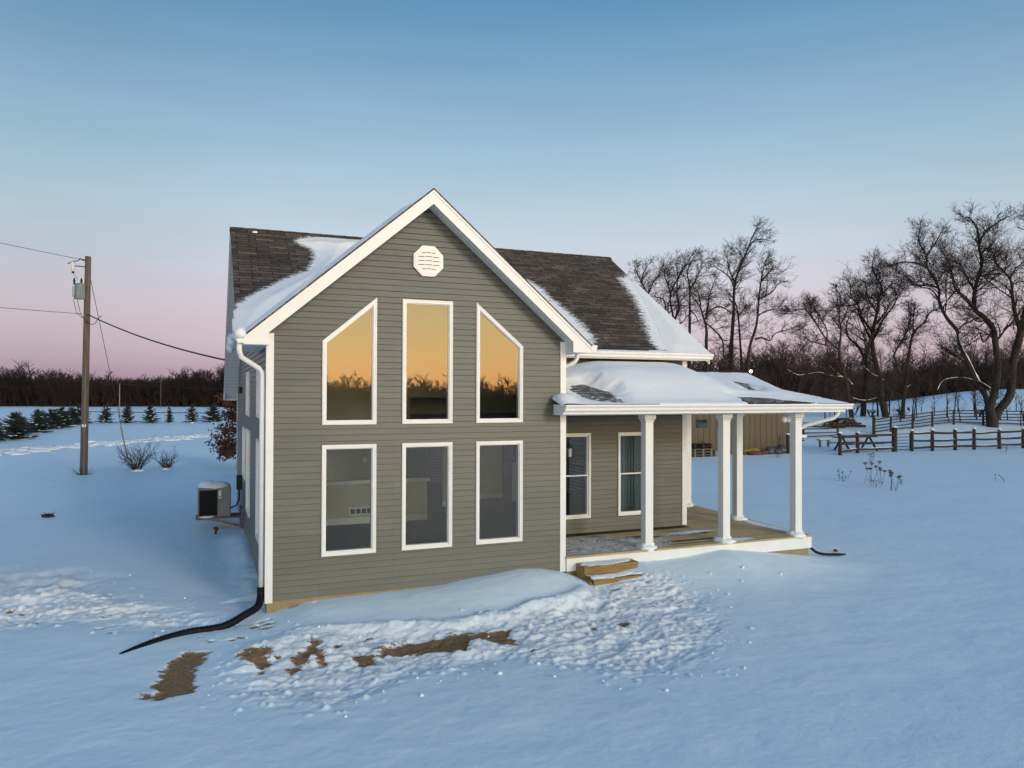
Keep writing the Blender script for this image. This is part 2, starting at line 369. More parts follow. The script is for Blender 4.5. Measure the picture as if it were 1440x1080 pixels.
TREES = {
 'gnarled': (56.67,29.77,[
   ([(-0.01, -0.01), (-0.1, 1.01), (-0.19, 1.75)], 0.62, 0.5, 0),
   ([(-0.19, 1.65), (-0.47, 2.67), (-1.21, 3.97), (-1.95, 5.45), (-2.04, 6.74), (-2.08, 7.67), (-2.69, 8.78), (-3.06, 10.07), (-2.88, 11.37), (-3.43, 13.03), (-3.28, 14.14), (-3.89, 15.44), (-3.8, 16.55)], 0.36, 0.05, 0.42),
   ([(-2.84, 11.28), (-3.62, 11.55), (-4.91, 11.52), (-5.37, 12.11), (-6.39, 13.03)], 0.14, 0.03, 0),
   ([(-2.97, 10.07), (-3.8, 11.0), (-4.73, 11.28), (-5.37, 11.46)], 0.12, 0.03, 0),
   ([(-3.39, 13.03), (-4.36, 13.4), (-5.47, 13.59), (-6.58, 13.22)], 0.1, 0.03, 0),
   ([(-3.28, 14.14), (-2.51, 15.26), (-2.14, 16.0)], 0.09, 0.03, 0),
   ([(-0.14, 1.56), (0.18, 3.04), (0.36, 4.71), (0.53, 6.56), (0.45, 7.85), (-0.01, 8.78), (-0.66, 9.43), (-0.62, 10.81), (-0.1, 12.11), (0.36, 13.22), (0.18, 14.7), (0.82, 15.81), (1.75, 16.46), (2.67, 17.01)], 0.44, 0.06, 0),
   ([(-0.66, 9.43), (-1.77, 10.26), (-2.69, 10.96), (-3.25, 12.11), (-3.71, 13.22), (-4.32, 13.77)], 0.22, 0.05, 0),
   ([(-0.66, 11.0), (-1.4, 11.92), (-1.95, 12.85), (-2.88, 13.22)], 0.15, 0.04, 0),
   ([(0.18, 14.7), (-0.29, 16.0), (-1.21, 16.74), (-1.77, 16.55)], 0.14, 0.04, 0),
   ([(0.27, 13.96), (1.19, 14.51), (1.75, 14.88)], 0.1, 0.04, 0),
   ([(0.18, 8.59), (-0.47, 8.41), (-1.03, 8.78)], 0.12, 0.05, 0.9),
   ([(0.45, 7.67), (-0.47, 6.74), (-0.75, 7.48), (-1.03, 7.21), (-1.77, 6.74)], 0.1, 0.03, 0),
   ([(-0.19, 3.04), (-1.03, 3.6), (-2.14, 3.82), (-3.06, 3.93), (-4.32, 3.69), (-5.0, 2.86)], 0.13, 0.04, 1),
   ([(0.18, 2.86), (0.36, 4.15)], 0.1, 0.05, 1),
 ]),
 'arching': (57.32,30.05,[
   ([(-0.09, 0.46), (0.28, 1.3), (0.84, 1.95), (1.4, 2.79), (1.62, 4.75), (1.96, 6.61), (2.18, 7.54)], 0.5, 0.4, 0.2),
   ([(2.11, 7.54), (1.59, 9.22), (1.44, 10.34), (1.44, 11.65), (0.65, 12.77), (0.28, 13.33)], 0.26, 0.06, 0),
   ([(1.44, 11.65), (1.77, 12.39), (2.52, 13.14)], 0.12, 0.05, 0),
   ([(2.18, 7.54), (2.7, 9.22), (2.98, 11.27), (2.7, 13.51), (1.96, 15.01), (1.59, 15.94)], 0.34, 0.07, 0),
   ([(2.89, 11.27), (3.64, 12.58), (4.38, 14.07)], 0.2, 0.05, 0),
   ([(2.74, 13.51), (3.26, 15.19), (3.08, 16.68)], 0.14, 0.04, 0),
   ([(2.52, 8.48), (3.64, 9.97), (4.76, 11.09)], 0.2, 0.05, 0),
 ]),
 'broad': (53.55,37.53,[
   ([(-0.0, 0.01), (-0.14, 0.94), (-0.26, 1.78), (-0.26, 3.62), (-0.42, 5.29), (-0.64, 6.63), (-0.59, 8.13), (-0.34, 9.63), (-0.26, 10.97), (0.03, 11.97), (-0.67, 13.48), (-0.84, 14.48)], 0.52, 0.05, 0.04),
   ([(-0.64, 7.96), (-1.68, 9.3), (-2.34, 10.3), (-3.35, 11.14), (-3.51, 12.14)], 0.2, 0.05, 0),
   ([(-0.51, 8.63), (0.66, 9.63), (1.67, 10.8), (2.5, 11.47)], 0.18, 0.04, 0),
   ([(-0.34, 9.8), (-1.17, 11.14), (-1.34, 12.31)], 0.14, 0.04, 0),
   ([(-0.09, 11.31), (0.83, 12.31), (1.67, 12.14)], 0.12, 0.04, 0),
   ([(-1.68, 4.96), (-1.34, 6.63), (-0.67, 7.96)], 0.2, 0.18, 0),
   ([(-2.34, 10.47), (-3.35, 10.3), (-4.18, 10.47)], 0.1, 0.03, 0),
   ([(0.08, 3.45), (-0.42, 3.79), (-1.01, 4.09), (-1.84, 4.87)], 0.14, 0.05, 1),
 ]),
 'forked': (53.2,39.83,[
   ([(0.03, 0.01), (0.26, 1.83), (0.55, 4.41), (0.46, 5.79), (0.89, 7.08), (1.32, 7.85)], 0.42, 0.2, 0),
   ([(0.46, 5.45), (-0.22, 6.82), (-0.91, 7.51), (-1.08, 8.71), (-0.74, 9.92)], 0.22, 0.05, 0),
   ([(1.32, 7.85), (2.19, 9.23), (3.22, 10.61), (3.56, 11.47)], 0.18, 0.04, 0),
   ([(0.89, 7.08), (0.55, 8.71), (0.12, 9.92), (0.46, 11.29)], 0.18, 0.05, 0),
 ]),
 'spreading': (49.09,37.19,[
   ([(-0.0, 0.04), (-0.08, 1.37), (-0.25, 3.31), (-0.81, 5.26), (-0.86, 6.56), (-0.81, 7.85), (-0.93, 9.15), (-0.73, 10.77), (-1.22, 11.58)], 0.3, 0.05, 0.06),
   ([(-0.89, 6.07), (-2.03, 7.21), (-3.13, 8.67), (-4.14, 9.64), (-5.27, 9.64)], 0.15, 0.03, 0),
   ([(-1.95, 6.56), (-2.68, 6.72), (-3.73, 7.04), (-4.3, 7.85)], 0.12, 0.03, 0),
   ([(-2.03, 6.56), (-1.79, 7.85), (-2.19, 9.15), (-2.68, 10.45)], 0.13, 0.03, 0),
   ([(-0.89, 8.34), (-0.25, 9.15), (0.24, 10.29)], 0.12, 0.04, 0),
   ([(-3.13, 8.67), (-3.33, 9.48), (-3.16, 10.45)], 0.08, 0.03, 0),
   ([(-0.49, 3.67), (-1.71, 3.85), (-2.68, 4.09), (-3.49, 3.99), (-4.3, 3.9), (-5.11, 4.45)], 0.13, 0.04, 1),
   ([(-0.57, 3.64), (-1.22, 4.2), (-1.87, 4.77)], 0.09, 0.04, 1),
   ([(-0.21, 2.83), (0.24, 2.02), (1.05, 1.72), (1.86, 1.66), (2.67, 1.92)], 0.11, 0.04, 1),
   ([(0.24, 2.99), (-0.25, 3.64)], 0.1, 0.08, 1),
 ]),
 'upright': (54.06,36.24,[
   ([(0.02, 0.01), (0.18, 1.75), (0.48, 4.22), (0.68, 5.87), (0.84, 7.68), (1.66, 8.67), (2.16, 9.49), (3.15, 9.99)], 0.3, 0.05, 0.02),
   ([(0.1, 2.91), (-0.48, 5.21), (-0.64, 5.87), (0.18, 7.85), (0.38, 9.16), (0.18, 10.15)], 0.18, 0.04, 0.04),
   ([(0.84, 7.68), (1.0, 8.83), (1.17, 9.99)], 0.12, 0.04, 0),
   ([(0.26, 2.58), (0.68, 2.99), (1.09, 3.15)], 0.08, 0.04, 1),
 ]),
 'b1': (36.48,50.99,[
   ([(0.01, -0.02), (0.01, 9.25), (0.01, 12.53), (-0.08, 13.34), (-0.74, 14.71), (-1.15, 15.8)], 0.28, 0.05, 0),
   ([(0.03, 12.66), (0.63, 14.16), (1.44, 15.25)], 0.14, 0.04, 0),
   ([(-0.46, 14.16), (-0.33, 14.98), (0.08, 15.8)], 0.1, 0.03, 0),
 ]),
 'b2': (40.49,51.51,[
   ([(-0.01, -0.02), (-0.08, 6.7), (-0.01, 10.2), (-0.22, 12.3), (-0.29, 13.7), (-0.85, 15.38), (-0.57, 16.23)], 0.26, 0.05, 0),
   ([(-0.24, 13.42), (0.55, 15.1), (1.11, 16.23)], 0.14, 0.04, 0),
   ([(-0.85, 10.62), (-0.96, 12.58), (-1.83, 13.0), (-2.53, 13.14)], 0.14, 0.04, 0),
   ([(-0.29, 10.34), (-0.64, 11.74), (-0.43, 13.14)], 0.14, 0.05, 0),
 ]),
 'b3': (39.25,48.77,[
   ([(0.0, -0.02), (0.0, 6.44), (0.0, 9.26), (-0.13, 10.47), (0.3, 11.55), (0.07, 13.16), (0.2, 14.78), (0.0, 16.12)], 0.3, 0.05, 0),
   ([(0.2, 14.51), (0.81, 15.72), (1.35, 16.66)], 0.12, 0.03, 0),
   ([(0.07, 13.16), (-0.67, 14.11), (-0.94, 14.91)], 0.12, 0.03, 0),
 ]),
 'b4': (41.2,50.14,[
   ([(-0.01, -0.02), (-0.01, 8.83), (0.06, 10.76), (0.06, 13.52), (-0.15, 15.18), (0.47, 16.7)], 0.26, 0.05, 0),
   ([(0.06, 13.25), (0.82, 14.63), (1.23, 15.87)], 0.14, 0.04, 0),
   ([(0.06, 11.31), (0.68, 10.76), (0.89, 10.21)], 0.08, 0.03, 0),
 ]),
 'b5': (39.88,45.28,[
   ([(-0.0, -0.02), (-0.0, 6.69), (0.02, 8.75), (-0.13, 9.53), (-0.65, 11.07), (-1.29, 11.72)], 0.3, 0.06, 0),
   ([(-0.0, 9.78), (0.19, 11.07), (0.26, 11.98), (0.77, 13.53)], 0.2, 0.05, 0),
   ([(0.06, 10.43), (1.29, 11.07), (2.19, 10.75)], 0.14, 0.04, 0),
   ([(-0.52, 11.07), (-0.78, 12.36), (-1.16, 12.88)], 0.12, 0.04, 0),
   ([(-0.13, 9.53), (1.29, 7.98), (1.42, 6.17)], 0.12, 0.1, 0),
 ]),
 'b6': (43.2,46.08,[
   ([(0.0, -0.02), (0.0, 6.08), (0.08, 8.34), (0.27, 10.33), (0.35, 12.72), (0.67, 14.31), (1.59, 16.43), (1.99, 17.49), (2.52, 18.56)], 0.36, 0.05, 0),
   ([(0.31, 12.98), (-0.4, 13.91), (-1.72, 14.84)], 0.16, 0.04, 0),
   ([(0.4, 13.25), (-0.1, 14.58), (-0.26, 15.9)], 0.16, 0.04, 0),
   ([(1.53, 16.3), (2.39, 17.36), (3.72, 17.56)], 0.08, 0.03, 0),
   ([(0.93, 14.84), (1.06, 15.9), (0.53, 16.7)], 0.08, 0.03, 0),
 ]),
 'b7': (42.55,43.1,[
   ([(-0.06, -0.02), (-0.19, 4.81), (-0.06, 6.72), (0.41, 8.63), (0.45, 11.17), (0.76, 13.21), (1.08, 14.48)], 0.3, 0.05, 0),
   ([(0.38, 7.36), (1.02, 7.48), (1.65, 7.23), (2.16, 7.87), (3.05, 8.18)], 0.1, 0.03, 0),
   ([(0.45, 10.92), (1.4, 11.43), (1.91, 12.19)], 0.1, 0.03, 0),
   ([(0.64, 12.44), (1.4, 13.33), (1.65, 13.84)], 0.09, 0.03, 0),
   ([(0.45, 9.39), (1.27, 9.9), (2.16, 10.03)], 0.08, 0.03, 0),
 ]),
 'b8': (43.71,44.79,[
   ([(0.07, -0.02), (0.07, 4.95), (0.04, 7.57), (-0.07, 10.19), (-0.43, 11.56), (-0.85, 12.02)], 0.24, 0.06, 0),
   ([(-0.39, 11.49), (-0.46, 12.54), (-0.07, 13.46)], 0.12, 0.04, 0),
   ([(-0.04, 9.92), (0.46, 10.71)], 0.08, 0.03, 0),
 ]),
}
# ------------------------------------------------------------------ terrain
def frame_of(x, y):
    rx = np.asarray(x, float)-CAM.x; ry = np.asarray(y, float)-CAM.y
    return rx*AX.x+ry*AX.y, rx*AY.x+ry*AY.y
def zg(x, y):
    """ground height of the open land, in metres"""
    s, D = frame_of(x, y); q = s/np.maximum(D, 1.)
    z = sm(q,.11,.38)*(1.35*sm(D,56,66)+.5*sm(D,68,110))+sm(q,.46,.66)*2.6*sm(D,75,150)
    far = sm(np.hypot(x, y), 16, 40)
    return z + far*.16*fbm(np.asarray(x)*.07, np.asarray(y)*.07, 3, 3)
def Z(x, y): return float(zg(np.array([x]), np.array([y]))[0])

TRACK = [(2.9,-.75),(1.88,-1.21),(.73,-1.52),(-.43,-1.53),(-1.27,-1.38),(-2.08,-1.3),(-2.9,-1.4),(-3.3,-2.0),(-3.31,-3.3),(-2.58,-3.85),(-1.96,-3.9),(-.94,-3.35),(.04,-3.33),(.85,-3.8),(1.39,-4.56),(2.42,-4.46),(3.0,-3.9),(3.71,-3.17),(4.5,-1.6),(4.4,-.7),(3.9,-.5)]
TRACK2 = [(-2.75,-.35),(-3.44,-.33),(-4.26,-.25),(-5,.3),(-5.6,.5),(-6.5,.4),(-8,.2),(-9.5,1.5),(-8.6,4.8),(-7.34,5.1),(-6.56,4.9),(-5.95,4.9),(-5.31,3.71),(-4.95,2.4),(-4.6,1.7),(-4.0,.8),(-3.2,.1)]
DIRT = [[(-4.1,-2.57),(-3.94,-1.66),(-3.8,-1.44),(-3.54,-1.52),(-3.64,-2.12),(-3.72,-2.86),(-4.05,-2.92)],
 [(-4.25,-2.83),(-4.2,-2.7),(-4.15,-2.75),(-4.2,-2.88)],
 [(-3.21,-2.12),(-3.01,-1.66),(-2.74,-1.79),(-2.73,-2.14),(-2.89,-2.53),(-2.96,-2.16),(-3.14,-2.15)],
 [(-2.48,-2.24),(-2.52,-2.62),(-2.29,-2.31),(-2.04,-1.71),(-2.06,-1.57),(-2.17,-1.66),(-2.31,-2.12)],
 [(-2.16,-2.1),(-2.08,-2.05),(-2.03,-2.45),(-2.13,-2.5)],
 [(-1.85,-2.49),(-1.63,-2.33),(-1.45,-2.42),(-1.51,-2.62)],
 [(-1.35,-2.2),(-1.07,-2.08),(-.64,-2.02),(.03,-2.02),(.65,-2.12),(.55,-2.68),(.04,-2.36),(-.21,-2.78),(-.51,-2.55),(-.96,-2.5),(-1.33,-2.47)]]
SPOTS = [(-2.22,.03,.09),(-1.9,-.08,.05),(-2.61,-.29,.1),(-2.71,-.72,.08),(-2.77,-.31,.07),(-2.87,-.54,.08),(-3.46,-1.0,.09),(-3.2,-1.05,.08),(-3.06,-1.0,.07),(-1.39,-1.74,.07),(-1.88,-1.91,.07),(-2.65,-.5,.09),(-2.66,-2.0,.07),
 (2.43,-2.5,.12),(3.21,-.95,.06),(1.04,-2.4,.09),(.7,-3.05,.06),(1.36,-2.03,.05),(1.93,-2.5,.07),(3.34,-1.9,.06),(3.9,-.9,.07),(3.05,-1.3,.05),
 (-6.49,1.74,.12),(-6.28,1.52,.12),(-6.09,1.1,.11),(-5.95,.85,.1),(-5.6,.56,.06),(-5.03,.81,.1),(-4.68,1.58,.1),(-5.0,.17,.12),(-4.71,.3,.14),(-4.8,-.1,.1),(-4.47,-.2,.1),(-4.26,-.27,.09),(-4.12,-.25,.08),(-3.9,-.55,.06),(-3.6,-.75,.07)]
FX = [-2.9,-2.57,-2.01,-1.25,-.5,.3,.85,1.32,1.75,2.17,2.54,2.9]; FZ = [.0,.03,.15,.17,.18,.22,.27,.31,.35,.32,.24,.12]
PX = [2.5,2.87,3.4,4.17,4.7,5.36,6.17,6.89,7.63,8.39,9.2]; PZ = [.22,.13,.21,.29,.27,.29,.37,.28,.19,.08,.0]
def detail(x, y):
    """snow drifts, trodden track and bare soil round the house: height, soil mask, roughness"""
    h = .034*fbm(x*.35, y*.35, 5, 3)+.012*fbm(x*1.6, y*2.6, 8, 3)
    d = np.maximum(0, -y)
    hf = np.interp(x, FX, FZ, 0, 0)*np.exp(-(d/1.15)**2.2)*(y < 1)
    dp = np.maximum(0, -.15-y)
    hp = np.interp(x, PX, PZ, 0, 0)*np.exp(-(dp/(1.05+.25*fbm(x*.8, x*0, 4, 2)))**2)*(y < 1)
    h = h+np.maximum(hf, hp)
    s1 = sdist(x, y, TRACK)+.35*fbm(x*.9, y*.9, 21, 4); s2 = sdist(x, y, TRACK2)+.45*fbm(x*.8, y*.8, 25, 4)
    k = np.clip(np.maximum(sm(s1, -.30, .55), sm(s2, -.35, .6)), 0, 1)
    lump = np.abs(fbm(x*3.6, y*3.6, 31, 6))
    k2 = 1+.9*sm(s2, -.05, .4)
    wx = x+.25*fbm(x*2.1, y*2.1, 91, 3); wy = y+.25*fbm(x*2.1, y*2.1, 95, 3)
    h = h+k*(k2*.085*fbm(wx*1.3, wy*2.3, 41, 4)+.022*k2*lump+.045*fbm(wx*4, wy*8, 43, 3)+.032*fbm(x*13,y*15,45,3)-.04)
    # bank pushed up along the upper edge of the trodden strip
    h = h+.09*np.exp(-((s1-.12)/.16)**2)*(y > -2.4)*(x < 2.6)
    h = h+np.where((x < -2.6) & (y > 1.0), (.10+.10*fbm(x*1.5, y*1.1, 77, 3))*np.exp(-((x+2.75)/.33)**2), 0)
    dirt = np.full(x.shape, -6.)
    for p in DIRT: dirt = np.maximum(dirt, sdist(x, y, p)/.12)
    for a, b, r in SPOTS: dirt = np.maximum(dirt, (r*(.5 if a > -3.5 else .28)-np.hypot((x-a)*.8, (y-b)*1.2))/.07)
    dirt = dirt+.22+1.15*fbm(x*3.2, y*6, 51, 5)
    dm = np.clip(.5+.5*dirt, 0, 1)
    h = h*(1-.45*sm(dm,.3,.9))-.035*sm(dm,.3,.85)
    return h, dm, k
def axis(a, b, step, lo, hi, grow=1.085, cap=6.):
    c = list(np.arange(a, b, step)); s = step; x = c[-1]
    while x < hi: s = min(s*grow, cap); x += s; c.append(x)
    s = step; x = a; pre = []
    while x > lo: s = min(s*grow, cap); x -= s; pre.append(x)
    return np.array(pre[::-1]+c)
gx = axis(-8.5, 6.5, .024, -480, 480); gy = axis(-5.6, 2.4, .024, -330, 520)
X, Y = np.meshgrid(gx, gy); H = zg(X, Y); DM = np.zeros_like(H); RG = np.zeros_like(H)
ix = np.where((gx > -13) & (gx < 14))[0]; iy = np.where((gy > -10) & (gy < 8))[0]
sl = np.ix_(iy, ix); hh, dd, kk = detail(X[sl], Y[sl])
fade = sm(X[sl], -13, -9.5)*(1-sm(X[sl], 11, 14))*sm(Y[sl], -10, -7.5)*(1-sm(Y[sl], 6, 8))
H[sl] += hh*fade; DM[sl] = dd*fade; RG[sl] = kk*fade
# loose snow lumps kicked up along the track
rb = np.random.default_rng(5)
for n_, (poly, cnt) in enumerate(((TRACK, 1500), (TRACK2, 800))):
    P = np.array(poly); lo, hi = P.min(0)-.4, P.max(0)+.4
    c = rb.uniform(lo, hi, (cnt*3, 2)); sd = sdist(c[:,0], c[:,1], poly)
    c = c[sd > rb.uniform(-.5, .25, len(c))][:cnt]
    for (cx, cy) in c:
        r = .016+.035*rb.random()**4; hgt = r*rb.uniform(.25, .8)
        i0, i1 = np.searchsorted(gx, (cx-r, cx+r)); j0, j1 = np.searchsorted(gy, (cy-r, cy+r))
        if i1 <= i0 or j1 <= j0: continue
        q = 1-((X[j0:j1,i0:i1]-cx)**2+(Y[j0:j1,i0:i1]-cy)**2)/r**2
        w = DM[j0:j1,i0:i1] < .45
        H[j0:j1,i0:i1] += np.where(w, hgt*np.sqrt(np.clip(q, 0, 1)), 0)
V = np.stack([X.ravel(), Y.ravel(), H.ravel()], 1); nx, ny = len(gx), len(gy)
ii = (np.arange(ny-1)[:,None]*nx+np.arange(nx-1)[None,:]).ravel()
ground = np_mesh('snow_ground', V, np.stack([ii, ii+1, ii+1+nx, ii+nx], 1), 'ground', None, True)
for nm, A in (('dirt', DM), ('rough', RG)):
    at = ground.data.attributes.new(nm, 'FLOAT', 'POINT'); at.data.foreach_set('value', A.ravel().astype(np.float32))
tag(ground, 'snow covered ground with a trodden strip and bare brown soil in front of the house', kind='structure')
def hz(x, y):
    i = int(np.clip(np.searchsorted(gx, x), 0, nx-1)); j = int(np.clip(np.searchsorted(gy, y), 0, ny-1)); return float(H[j, i])

# loose clods on top of the snow
mb = MB(); cl = random.Random(3)
def clod(x, y, r): mb.blob((x, y, hz(x, y)+r*.35), r*cl.uniform(.8,1.3), r*cl.uniform(.8,1.2), r*cl.uniform(.6,1), cl.randint(0,9999), 6, 4, .28)
for poly, cnt in ((TRACK, 130), (TRACK2, 90)):
    P = np.array(poly); n_ = 0
    while n_ < cnt:
        x = cl.uniform(P[:,0].min()-.6, P[:,0].max()+.6); y = cl.uniform(P[:,1].min()-.8, P[:,1].max()+.5)
        s = float(sdist(np.array([x]), np.array([y]), poly)[0])
        if -.55 < s < .8 and cl.random() < math.exp(-abs(s)*2): clod(x, y, .006+.017*cl.random()**3); n_ += 1
for x, y, r in ((-1.2,-4.05,.03),(1.55,-5.0,.032),(2.9,-4.75,.022),(-.1,-3.75,.03),(.5,-3.6,.03),(5.2,-1.0,.03),(6.0,-.95,.035),(5.6,-1.4,.025),(6.6,-1.3,.03),(4.9,-1.9,.03)): clod(x, y, r)
# thrown snow along the far path
for k in range(300):
    t = cl.random(); x = -16+t*15.5; y = 34.5+t*20.5+cl.gauss(0, 1.5); mb.blob((x, y, Z(x,y)+.02), cl.uniform(.2,.55), cl.uniform(.2,.5), cl.uniform(.035,.08), k, 6, 4, .3)
tag(mb.build('snow_clods', 'snow', None, True), 'loose lumps of snow kicked up along the trodden strips', kind='stuff')

# ------------------------------------------------------------------ house
house = empty('house', (0, 6, 0), 'olive green sided house with white trim, tall gable windows and a corner porch', 'house')
def P3(O, U, N, u, z, off): return (O[0]+U[0]*u+N[0]*off, O[1]+U[1]*u+N[1]*off, z)
def crossings(poly, z):
    xs = []
    for i in range(len(poly)):
        (a, za), (b, zb) = poly[i], poly[(i+1) % len(poly)]
        if (za > z) != (zb > z): xs.append(a+(b-a)*(z-za)/(zb-za))
    return sorted(xs)
def free_spans(poly, openings, z):
    xs = crossings(poly, z); sp = [(xs[i], xs[i+1]) for i in range(0, len(xs)-1, 2)]
    for o in openings:
        c = crossings(o, z)
        if len(c) < 2: continue
        out = []
        for a, b in sp:
            if c[1] <= a or c[0] >= b: out.append((a, b)); continue
            if c[0] > a: out.append((a, c[0]))
            if c[1] < b: out.append((c[1], b))
        sp = out
    return sp
def siding(name, O, U, N, poly, openings=(), course=.1016, lap=.014, m='siding', parent=None, z0=None):
    mb = MB(); lo = min(p[1] for p in poly); hi = max(p[1] for p in poly); z = lo if z0 is None else z0
    brk = sorted({p[1] for p in poly} | {p[1] for o in openings for p in o})
    while z < hi-1e-6:
        zt = min(z+course, hi); zg_ = z+course*.945
        lv = sorted([z]+[b for b in brk if z+1e-4 < b < zt-1e-4 and abs(b-zg_) > 1e-3]+([zg_] if lap and zg_ < zt-1e-3 else [])+[zt])
        for a, b in zip(lv[:-1], lv[1:]):
            e = min(1e-4, (b-a)*.1); s0 = free_spans(poly, openings, a+e); s1 = free_spans(poly, openings, b-e)
            if len(s0) != len(s1): continue
            oa = lap*(1-(a-z)/course); ob = lap*(1-(b-z)/course)
            if lap and a > zg_-1e-4: oa = ob = -.016
            for (u0, u1), (w0, w1) in zip(s0, s1):
                mb.add([P3(O,U,N,u0,a,oa), P3(O,U,N,u1,a,oa), P3(O,U,N,w1,b,ob), P3(O,U,N,w0,b,ob)], [(0,1,2,3)])
                if a == z and lap: # butt edge with a narrow shadow groove
                    mb.add([P3(O,U,N,u0,a,oa), P3(O,U,N,u1,a,oa), P3(O,U,N,u1,a+.001,-.014), P3(O,U,N,u0,a+.001,-.014)], [(3,2,1,0)])
                elif lap and abs(a-zg_) < 1e-4: mb.add([P3(O,U,N,u0,a,.003), P3(O,U,N,u1,a,.003), P3(O,U,N,u1,a,-.0135), P3(O,U,N,u0,a,-.0135)], [(0,1,2,3)])
        z = zt
    return mb.build(name, m, parent or house)
def inset(poly, d):
    n = len(poly); out = []
    for i in range(n):
        p0, p1, p2 = Vector(poly[i-1]), Vector(poly[i]), Vector(poly[(i+1) % n])
        a = (p1-p0).normalized(); b = (p2-p1).normalized(); na = Vector((-a.y, a.x)); nb = Vector((-b.y, b.x))
        k = (na+nb); q = p1+k*(d/(1+na.dot(nb))); out.append((q.x, q.y))
    return out
def ring(mb, O, U, N, po, pi_, a, b):
    n = len(po); V = [P3(O,U,N,*p,b) for p in po]+[P3(O,U,N,*p,b) for p in pi_]+[P3(O,U,N,*p,a) for p in po]+[P3(O,U,N,*p,a) for p in pi_]
    F = []
    for i in range(n):
        j = (i+1) % n
        F += [(i, j, n+j, n+i), (2*n+i, 2*n+j, j, i), (n+i, n+j, 3*n+j, 3*n+i)]
    return mb.add(V, F)
def window(O, U, N, poly, hung=False, glass='glass', fw=.058, off=.034):
    mb = MB(); p1 = inset(poly, fw); ring(mb, O, U, N, poly, p1, -.10, off)
    ring(mb, O, U, N, inset(poly, .012), inset(poly, .022), -.0, off+.008)
    w = mb.build('window', 'white', house)
    def light(p, o):
        m2 = MB(); q = inset(p, .03); ring(m2, O, U, N, p, q, -.10, o); s = m2.build('sash', 'white', w)
        m3 = MB(); m3.add([P3(O,U,N,*c,o-.018) for c in inset(p, .026)], [tuple(range(len(p)))]); m3.build('pane', glass, w)
    if hung:
        (u0, z0), (u1, _), (_, z1), _ = p1; zm = (z0+z1)/2
        light([(u0,z0),(u1,z0),(u1,zm+.018),(u0,zm+.018)], .004); light([(u0,zm-.012),(u1,zm-.012),(u1,z1),(u0,z1)], -.012)
    else:
        m2 = MB(); q = inset(poly, fw+.016); ring(m2, O, U, N, p1, q, -.10, .004); m2.build('sash', 'white', w)
        uc = sum(c[0] for c in poly)/4; ta, tb = .0026*math.sin(uc*9+poly[0][1]*3), .0022*math.cos(uc*5+poly[0][1]*7)   # no pane sits perfectly flat
        m3 = MB(); m3.add([P3(O,U,N,*c,-.015+ta*(c[0]-uc)+tb*(c[1]-poly[0][1]-1)) for c in inset(poly, fw+.012)], [tuple(range(len(poly)))]); m3.build('pane', glass, w)
    return w
def rect(a, b, c, d): return [(a,c),(b,c),(b,d),(a,d)]
FRONT = ((0,0),(1,0),(0,-1)); LEFT = ((-2.65,0),(0,1),(-1,0)); PORCH = ((0,1.94),(1,0),(0,-1)); RET = ((2.65,0),(0,1),(1,0)); END = ((6.72,0),(0,1),(1,0)); REAR = ((0,11.95),(1,0),(0,1))
wins = []
for k in (-1, 0, 1):
    c = k*1.3424; a, b = c-.45, c+.45; wins.append(rect(a, b, .85, 2.68))
    wins.append([(a,3.011),(b,3.011),(b,5.154),(a,4.398)] if k < 0 else ([(a,3.011),(b,3.011),(b,5.151),(a,5.151)] if k == 0 else [(a,3.011),(b,3.011),(b,4.398),(a,5.154)]))
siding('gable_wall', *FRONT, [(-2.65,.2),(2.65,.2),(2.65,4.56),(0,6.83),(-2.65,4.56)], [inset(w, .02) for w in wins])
for w in wins: window(*FRONT, w)
lw = [rect(4.7,5.85,.8,2.7), rect(6.64,7.77,1.4,2.66), rect(5.0,6.1,3.0,4.0), rect(1.3,2.2,.85,2.68), rect(1.3,2.2,3.08,3.98)]
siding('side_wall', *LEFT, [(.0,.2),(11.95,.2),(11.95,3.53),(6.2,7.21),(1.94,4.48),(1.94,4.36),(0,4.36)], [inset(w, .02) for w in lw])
for w in lw: window(*LEFT, w, True, 'glass2')
pw = [rect(3.33,4.235,.82,2.67), rect(4.92,5.82,.82,2.67)]
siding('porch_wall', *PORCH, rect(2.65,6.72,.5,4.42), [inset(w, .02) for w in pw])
for w in pw: window(*PORCH, w, True, 'glass2', .05)
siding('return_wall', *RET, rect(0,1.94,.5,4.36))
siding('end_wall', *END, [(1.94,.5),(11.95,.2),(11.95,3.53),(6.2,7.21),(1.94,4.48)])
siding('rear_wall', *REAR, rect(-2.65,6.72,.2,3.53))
mb = MB(); mb.box(-2.64,2.64,.008,11.93,-.4,.199); mb.box(2.642,6.71,1.948,11.92,-.4,.45); mb.build('foundation', 'concrete', house)
# corner boards
def trim(*boxes):
    mb = MB()
    for b in boxes: mb.box(*b)
    return mb.build('corner_trim', 'white', house, bevel=.004)
trim((-2.674,-2.555,-.024,-.001,.17,4.50), (-2.674,-2.652,.001,.1,.17,4.29))
trim((2.555,2.674,-.024,-.001,.22,4.50), (2.652,2.674,.001,.1,.51,4.29))
trim((6.62,6.744,1.916,1.939,.51,4.29), (6.722,6.744,1.941,2.04,.51,4.35))
trim((-2.674,-2.652,11.85,11.97,.17,3.5), (-2.65,-2.55,11.968,11.99,.17,3.4))
trim((2.674,2.73,1.90,1.922,.51,4.29))
